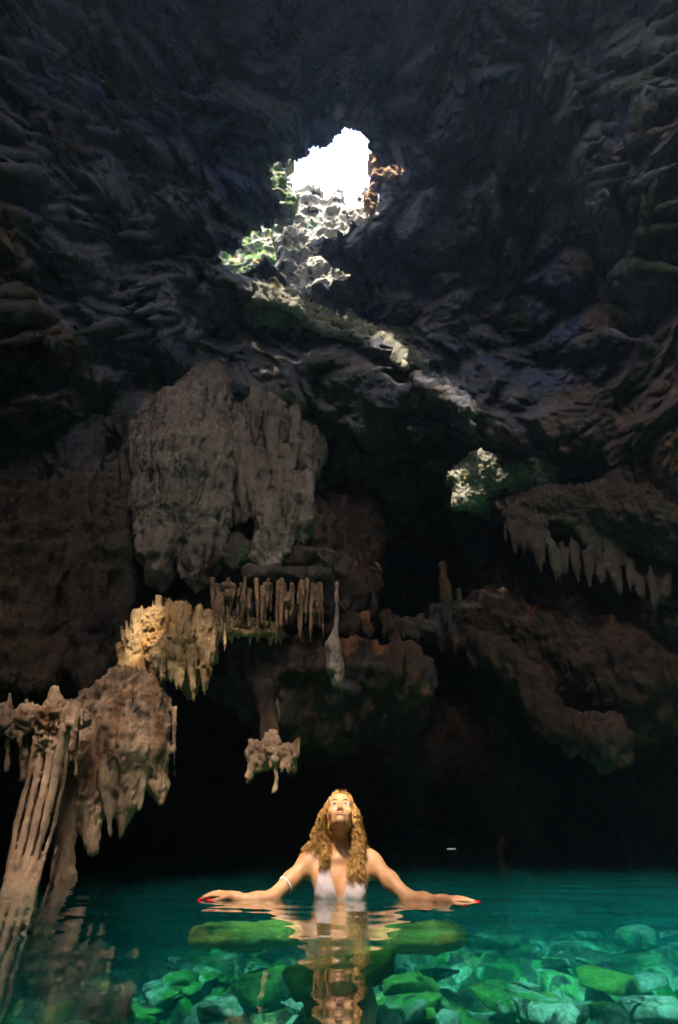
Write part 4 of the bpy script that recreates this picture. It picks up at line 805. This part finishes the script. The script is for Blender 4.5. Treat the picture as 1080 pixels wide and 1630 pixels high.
def light_poly(poly, step=2.2, ragged=7, check=True, dens=1.0, seed=0, sc=14, frac=1.0):
    global FRAC; FRAC = frac
    poly = np.array(poly, float); xs_ = np.arange(poly[:, 0].min() - 10, poly[:, 0].max() + 10, step); ys_ = np.arange(poly[:, 1].min() - 10, poly[:, 1].max() + 10, step)
    A, B = np.meshgrid(xs_, ys_); A, B = A.ravel(), B.ravel(); q = np.stack([A / sc, B / sc, 0 * A + seed], 1)
    w = ragged * perlin(q, 3) + .5 * ragged * perlin(q * 2.7, 4); w2 = ragged * perlin(q + 50, 5) + .5 * ragged * perlin(q * 2.7 + 50, 6)
    m = inpoly(A + w, B + w2, poly)
    if dens < 1: m &= fbm(q * 1.3 + 7, 3, 8) * 1.2 + .5 < dens
    nh = 0; bl = 0
    for a, b in zip(A[m], B[m]):
        dr = ray(a, b); h = tree.ray_cast(Vector(CAM), Vector(dr).normalized(), 60)
        if h[0] is None: continue
        if open_for(np.array(h[0]), check): nh += 1
        else: bl += 1
    print('light', poly[0], nh, 'blocked', bl)
def light_line(pts, widths, **kw):
    pts = np.array(pts, float); n = np.gradient(pts, axis=0); n /= np.linalg.norm(n, axis=1, keepdims=True); w = np.array(widths)[:, None]
    nn = np.stack([-n[:, 1], n[:, 0]], 1); light_poly(np.concatenate([pts + nn * w, (pts - nn * w)[::-1]]), **kw)
light_line([(395, 455), (440, 468), (480, 484), (520, 508), (570, 519), (610, 542), (650, 572)], [10, 16, 15, 14, 13, 14, 9], ragged=8, sc=9, frac=1)
light_poly([(660, 592), (672, 600), (700, 600), (735, 622), (755, 640), (742, 662), (720, 640), (690, 615), (668, 610)], ragged=7, dens=.8, sc=9, frac=.8)
light_poly([(700, 822), (708, 770), (728, 728), (762, 712), (785, 740), (800, 760), (775, 785), (755, 812), (730, 825)], ragged=6, frac=1)
light_poly([(790, 750), (850, 745), (870, 775), (800, 790)], ragged=8, dens=.4, frac=.2)
light_poly([(203, 1040), (213, 985), (228, 950), (250, 952), (252, 995), (235, 1035), (220, 1055)], ragged=6, frac=1)
light_poly([(262, 960), (345, 965), (420, 985), (440, 1010), (345, 1025), (300, 1060)], ragged=12, dens=.5, frac=.09)
light_poly([(430, 965), (525, 965), (525, 1020), (430, 1012)], ragged=9, dens=.6, frac=.12)
light_poly([(20, 1170), (60, 1110), (88, 1085), (130, 1130), (150, 1150), (110, 1180), (80, 1330), (55, 1440), (5, 1440), (20, 1340), (60, 1180)], ragged=6, dens=.85, frac=.17)
light_poly([(150, 1110), (240, 1080), (262, 1150), (240, 1200), (180, 1180)], ragged=9, dens=.6, frac=.12)
light_poly([(388, 1190), (470, 1185), (478, 1240), (440, 1265), (388, 1250)], ragged=4, dens=.7, frac=.08)
light_poly([(525, 1008), (545, 1008), (550, 1100), (530, 1100)], ragged=3, dens=.8, frac=.14)
# the beam over the swimmer, and the light that falls on the bed
def light_box(x0, x1, y0, y1, z, ragged=.15, dens=1.0, seed=0, sc=.5, frac=1.0):
    global FRAC; FRAC = frac
    A, B_ = np.meshgrid(np.arange(x0 - .3, x1 + .3, .035), np.arange(y0 - .3, y1 + .3, .035)); A, B_ = A.ravel(), B_.ravel()
    q = np.stack([A / sc, B_ / sc, 0 * A + seed], 1); w = ragged * (perlin(q, 3) + .5 * perlin(q * 2.3, 4))
    m = (A + w > x0) & (A + w < x1) & (B_ + w > y0) & (B_ + w < y1)
    if dens < 1: m &= fbm(q * 1.3, 3, 8) * 1.2 + .5 < dens
    for x, y in zip(A[m], B_[m]): open_for(np.array([x, y, z]), True)
light_box(-.85, .85, 2.95, 3.75, .2, ragged=.10, frac=.23)
light_box(-1.3, -.35, 4.9, 6.4, -.3, ragged=.3, dens=.8, frac=.5); light_box(.35, 1.35, 4.9, 6.4, -.3, ragged=.3, dens=.8, frac=.5)
light_box(1.0, 5.4, 3.0, 6.6, -.6, ragged=.8, dens=.95, seed=3, sc=.6, frac=1)
light_box(-1.2, 1.0, 3.7, 5.0, -.6, ragged=.3, dens=.6, seed=5, sc=.35, frac=.9)
if shell_cut:                                                        # the same added openings, cut through the rock just under the roof
    bm = bmesh.new(); bm.from_mesh(shell.data); bm.faces.ensure_lookup_table(); gone = set()
    for i in shell_cut:
        gone.add(bm.faces[i])
        for v in bm.faces[i].verts: gone.update(v.link_faces)
    bmesh.ops.delete(bm, geom=list(gone), context='FACES'); bm.to_mesh(shell.data); bm.free()
print('shell cut', len(shell_cut))
ii, jj = np.meshgrid(np.arange(RNX + 1), np.arange(RNY + 1), indexing='ij')
q = np.stack([RX0 + ii.ravel() * CELL, RY0 + jj.ravel() * CELL, np.full(ii.size, ZR)], 1); q[:, 2] += .15 * perlin(q * .8, 95)
g = np.arange(ii.size).reshape(RNX + 1, RNY + 1); Fq = np.stack([g[:-1, :-1], g[:-1, 1:], g[1:, 1:], g[1:, :-1]], -1)
yc = RY0 + (np.arange(RNY) + .5) * CELL
keep = ~open_ & (yc[None, :] < 4.0) & (yc[None, :] > -13.35)  # strip at the back left open, added for fill light
xc = RX0 + (np.arange(RNX) + .5) * CELL
keep |= (np.abs(xc)[:, None] > 5.5) & (yc[None, :] < 8)
mesh_obj('sun_mask_roof', q, Fq[keep], M_shell, kind='structure')
print('roof open m2', open_.sum() * CELL ** 2, round(time.time() - T0, 1))
# ------------------------------------------------------------------ light, sky, camera
w = bpy.data.worlds.new('World'); scene.world = w; w.use_nodes = True; nt = w.node_tree; nt.nodes.clear()
sk = nt.nodes.new('ShaderNodeTexSky'); sk.sky_type = 'NISHITA'; sk.sun_disc = False; sk.sun_elevation = SUN_EL
sk.sun_rotation = math.atan2(SD[0], SD[1]); sk.dust_density = 6.0
bg = nt.nodes.new('ShaderNodeBackground'); bg.inputs['Strength'].default_value = .15; ow = nt.nodes.new('ShaderNodeOutputWorld')
nt.links.new(sk.outputs[0], bg.inputs[0]); nt.links.new(bg.outputs[0], ow.inputs[0])
sl = bpy.data.lights.new('sun', 'SUN'); sl.energy = 2.0; sl.angle = R(.5); sl.color = (1, .90, .74); so = bpy.data.objects.new('sun', sl); COL.objects.link(so)
so.rotation_euler = Vector(SD).to_track_quat('Z', 'Y').to_euler()
cd = bpy.data.cameras.new('camera'); cd.sensor_fit = 'VERTICAL'; cd.sensor_height = 24; cd.lens = 24 * FPX / 1630; cd.clip_start = .05; cd.clip_end = 500
co = bpy.data.objects.new('camera', cd); COL.objects.link(co); co.location = CAM; co.rotation_euler = (math.pi / 2 + TH, 0, 0); scene.camera = co
scene.view_settings.view_transform = 'Standard'; scene.view_settings.look = 'None'; scene.view_settings.gamma = 1; scene.view_settings.exposure = 2.9
bpy.ops.mesh.primitive_cube_add(size=1, location=(0, 3, 8)); hz = bpy.context.object; hz.name = 'haze'; hz.scale = (30, 44, 23.4); hz['kind'] = 'stuff'
m, nt, out = newmat('haze_air'); vp = N(nt, 'ShaderNodeVolumePrincipled'); vp.inputs['Color'].default_value = (.45, .62, 1, 1); vp.inputs['Density'].default_value = .005; vp.inputs['Anisotropy'].default_value = .8
nt.links.new(vp.outputs[0], out.inputs['Volume']); hz.data.materials.append(m)
cy = scene.cycles; cy.use_denoising = True; cy.use_adaptive_sampling = False; cy.max_bounces = 7; cy.diffuse_bounces = 4; cy.glossy_bounces = 3; cy.transmission_bounces = 3; cy.transparent_max_bounces = 8; cy.volume_bounces = 1
cy.sample_clamp_indirect = 4; cy.caustics_reflective = False; cy.caustics_refractive = False
print('done', round(time.time() - T0, 1))
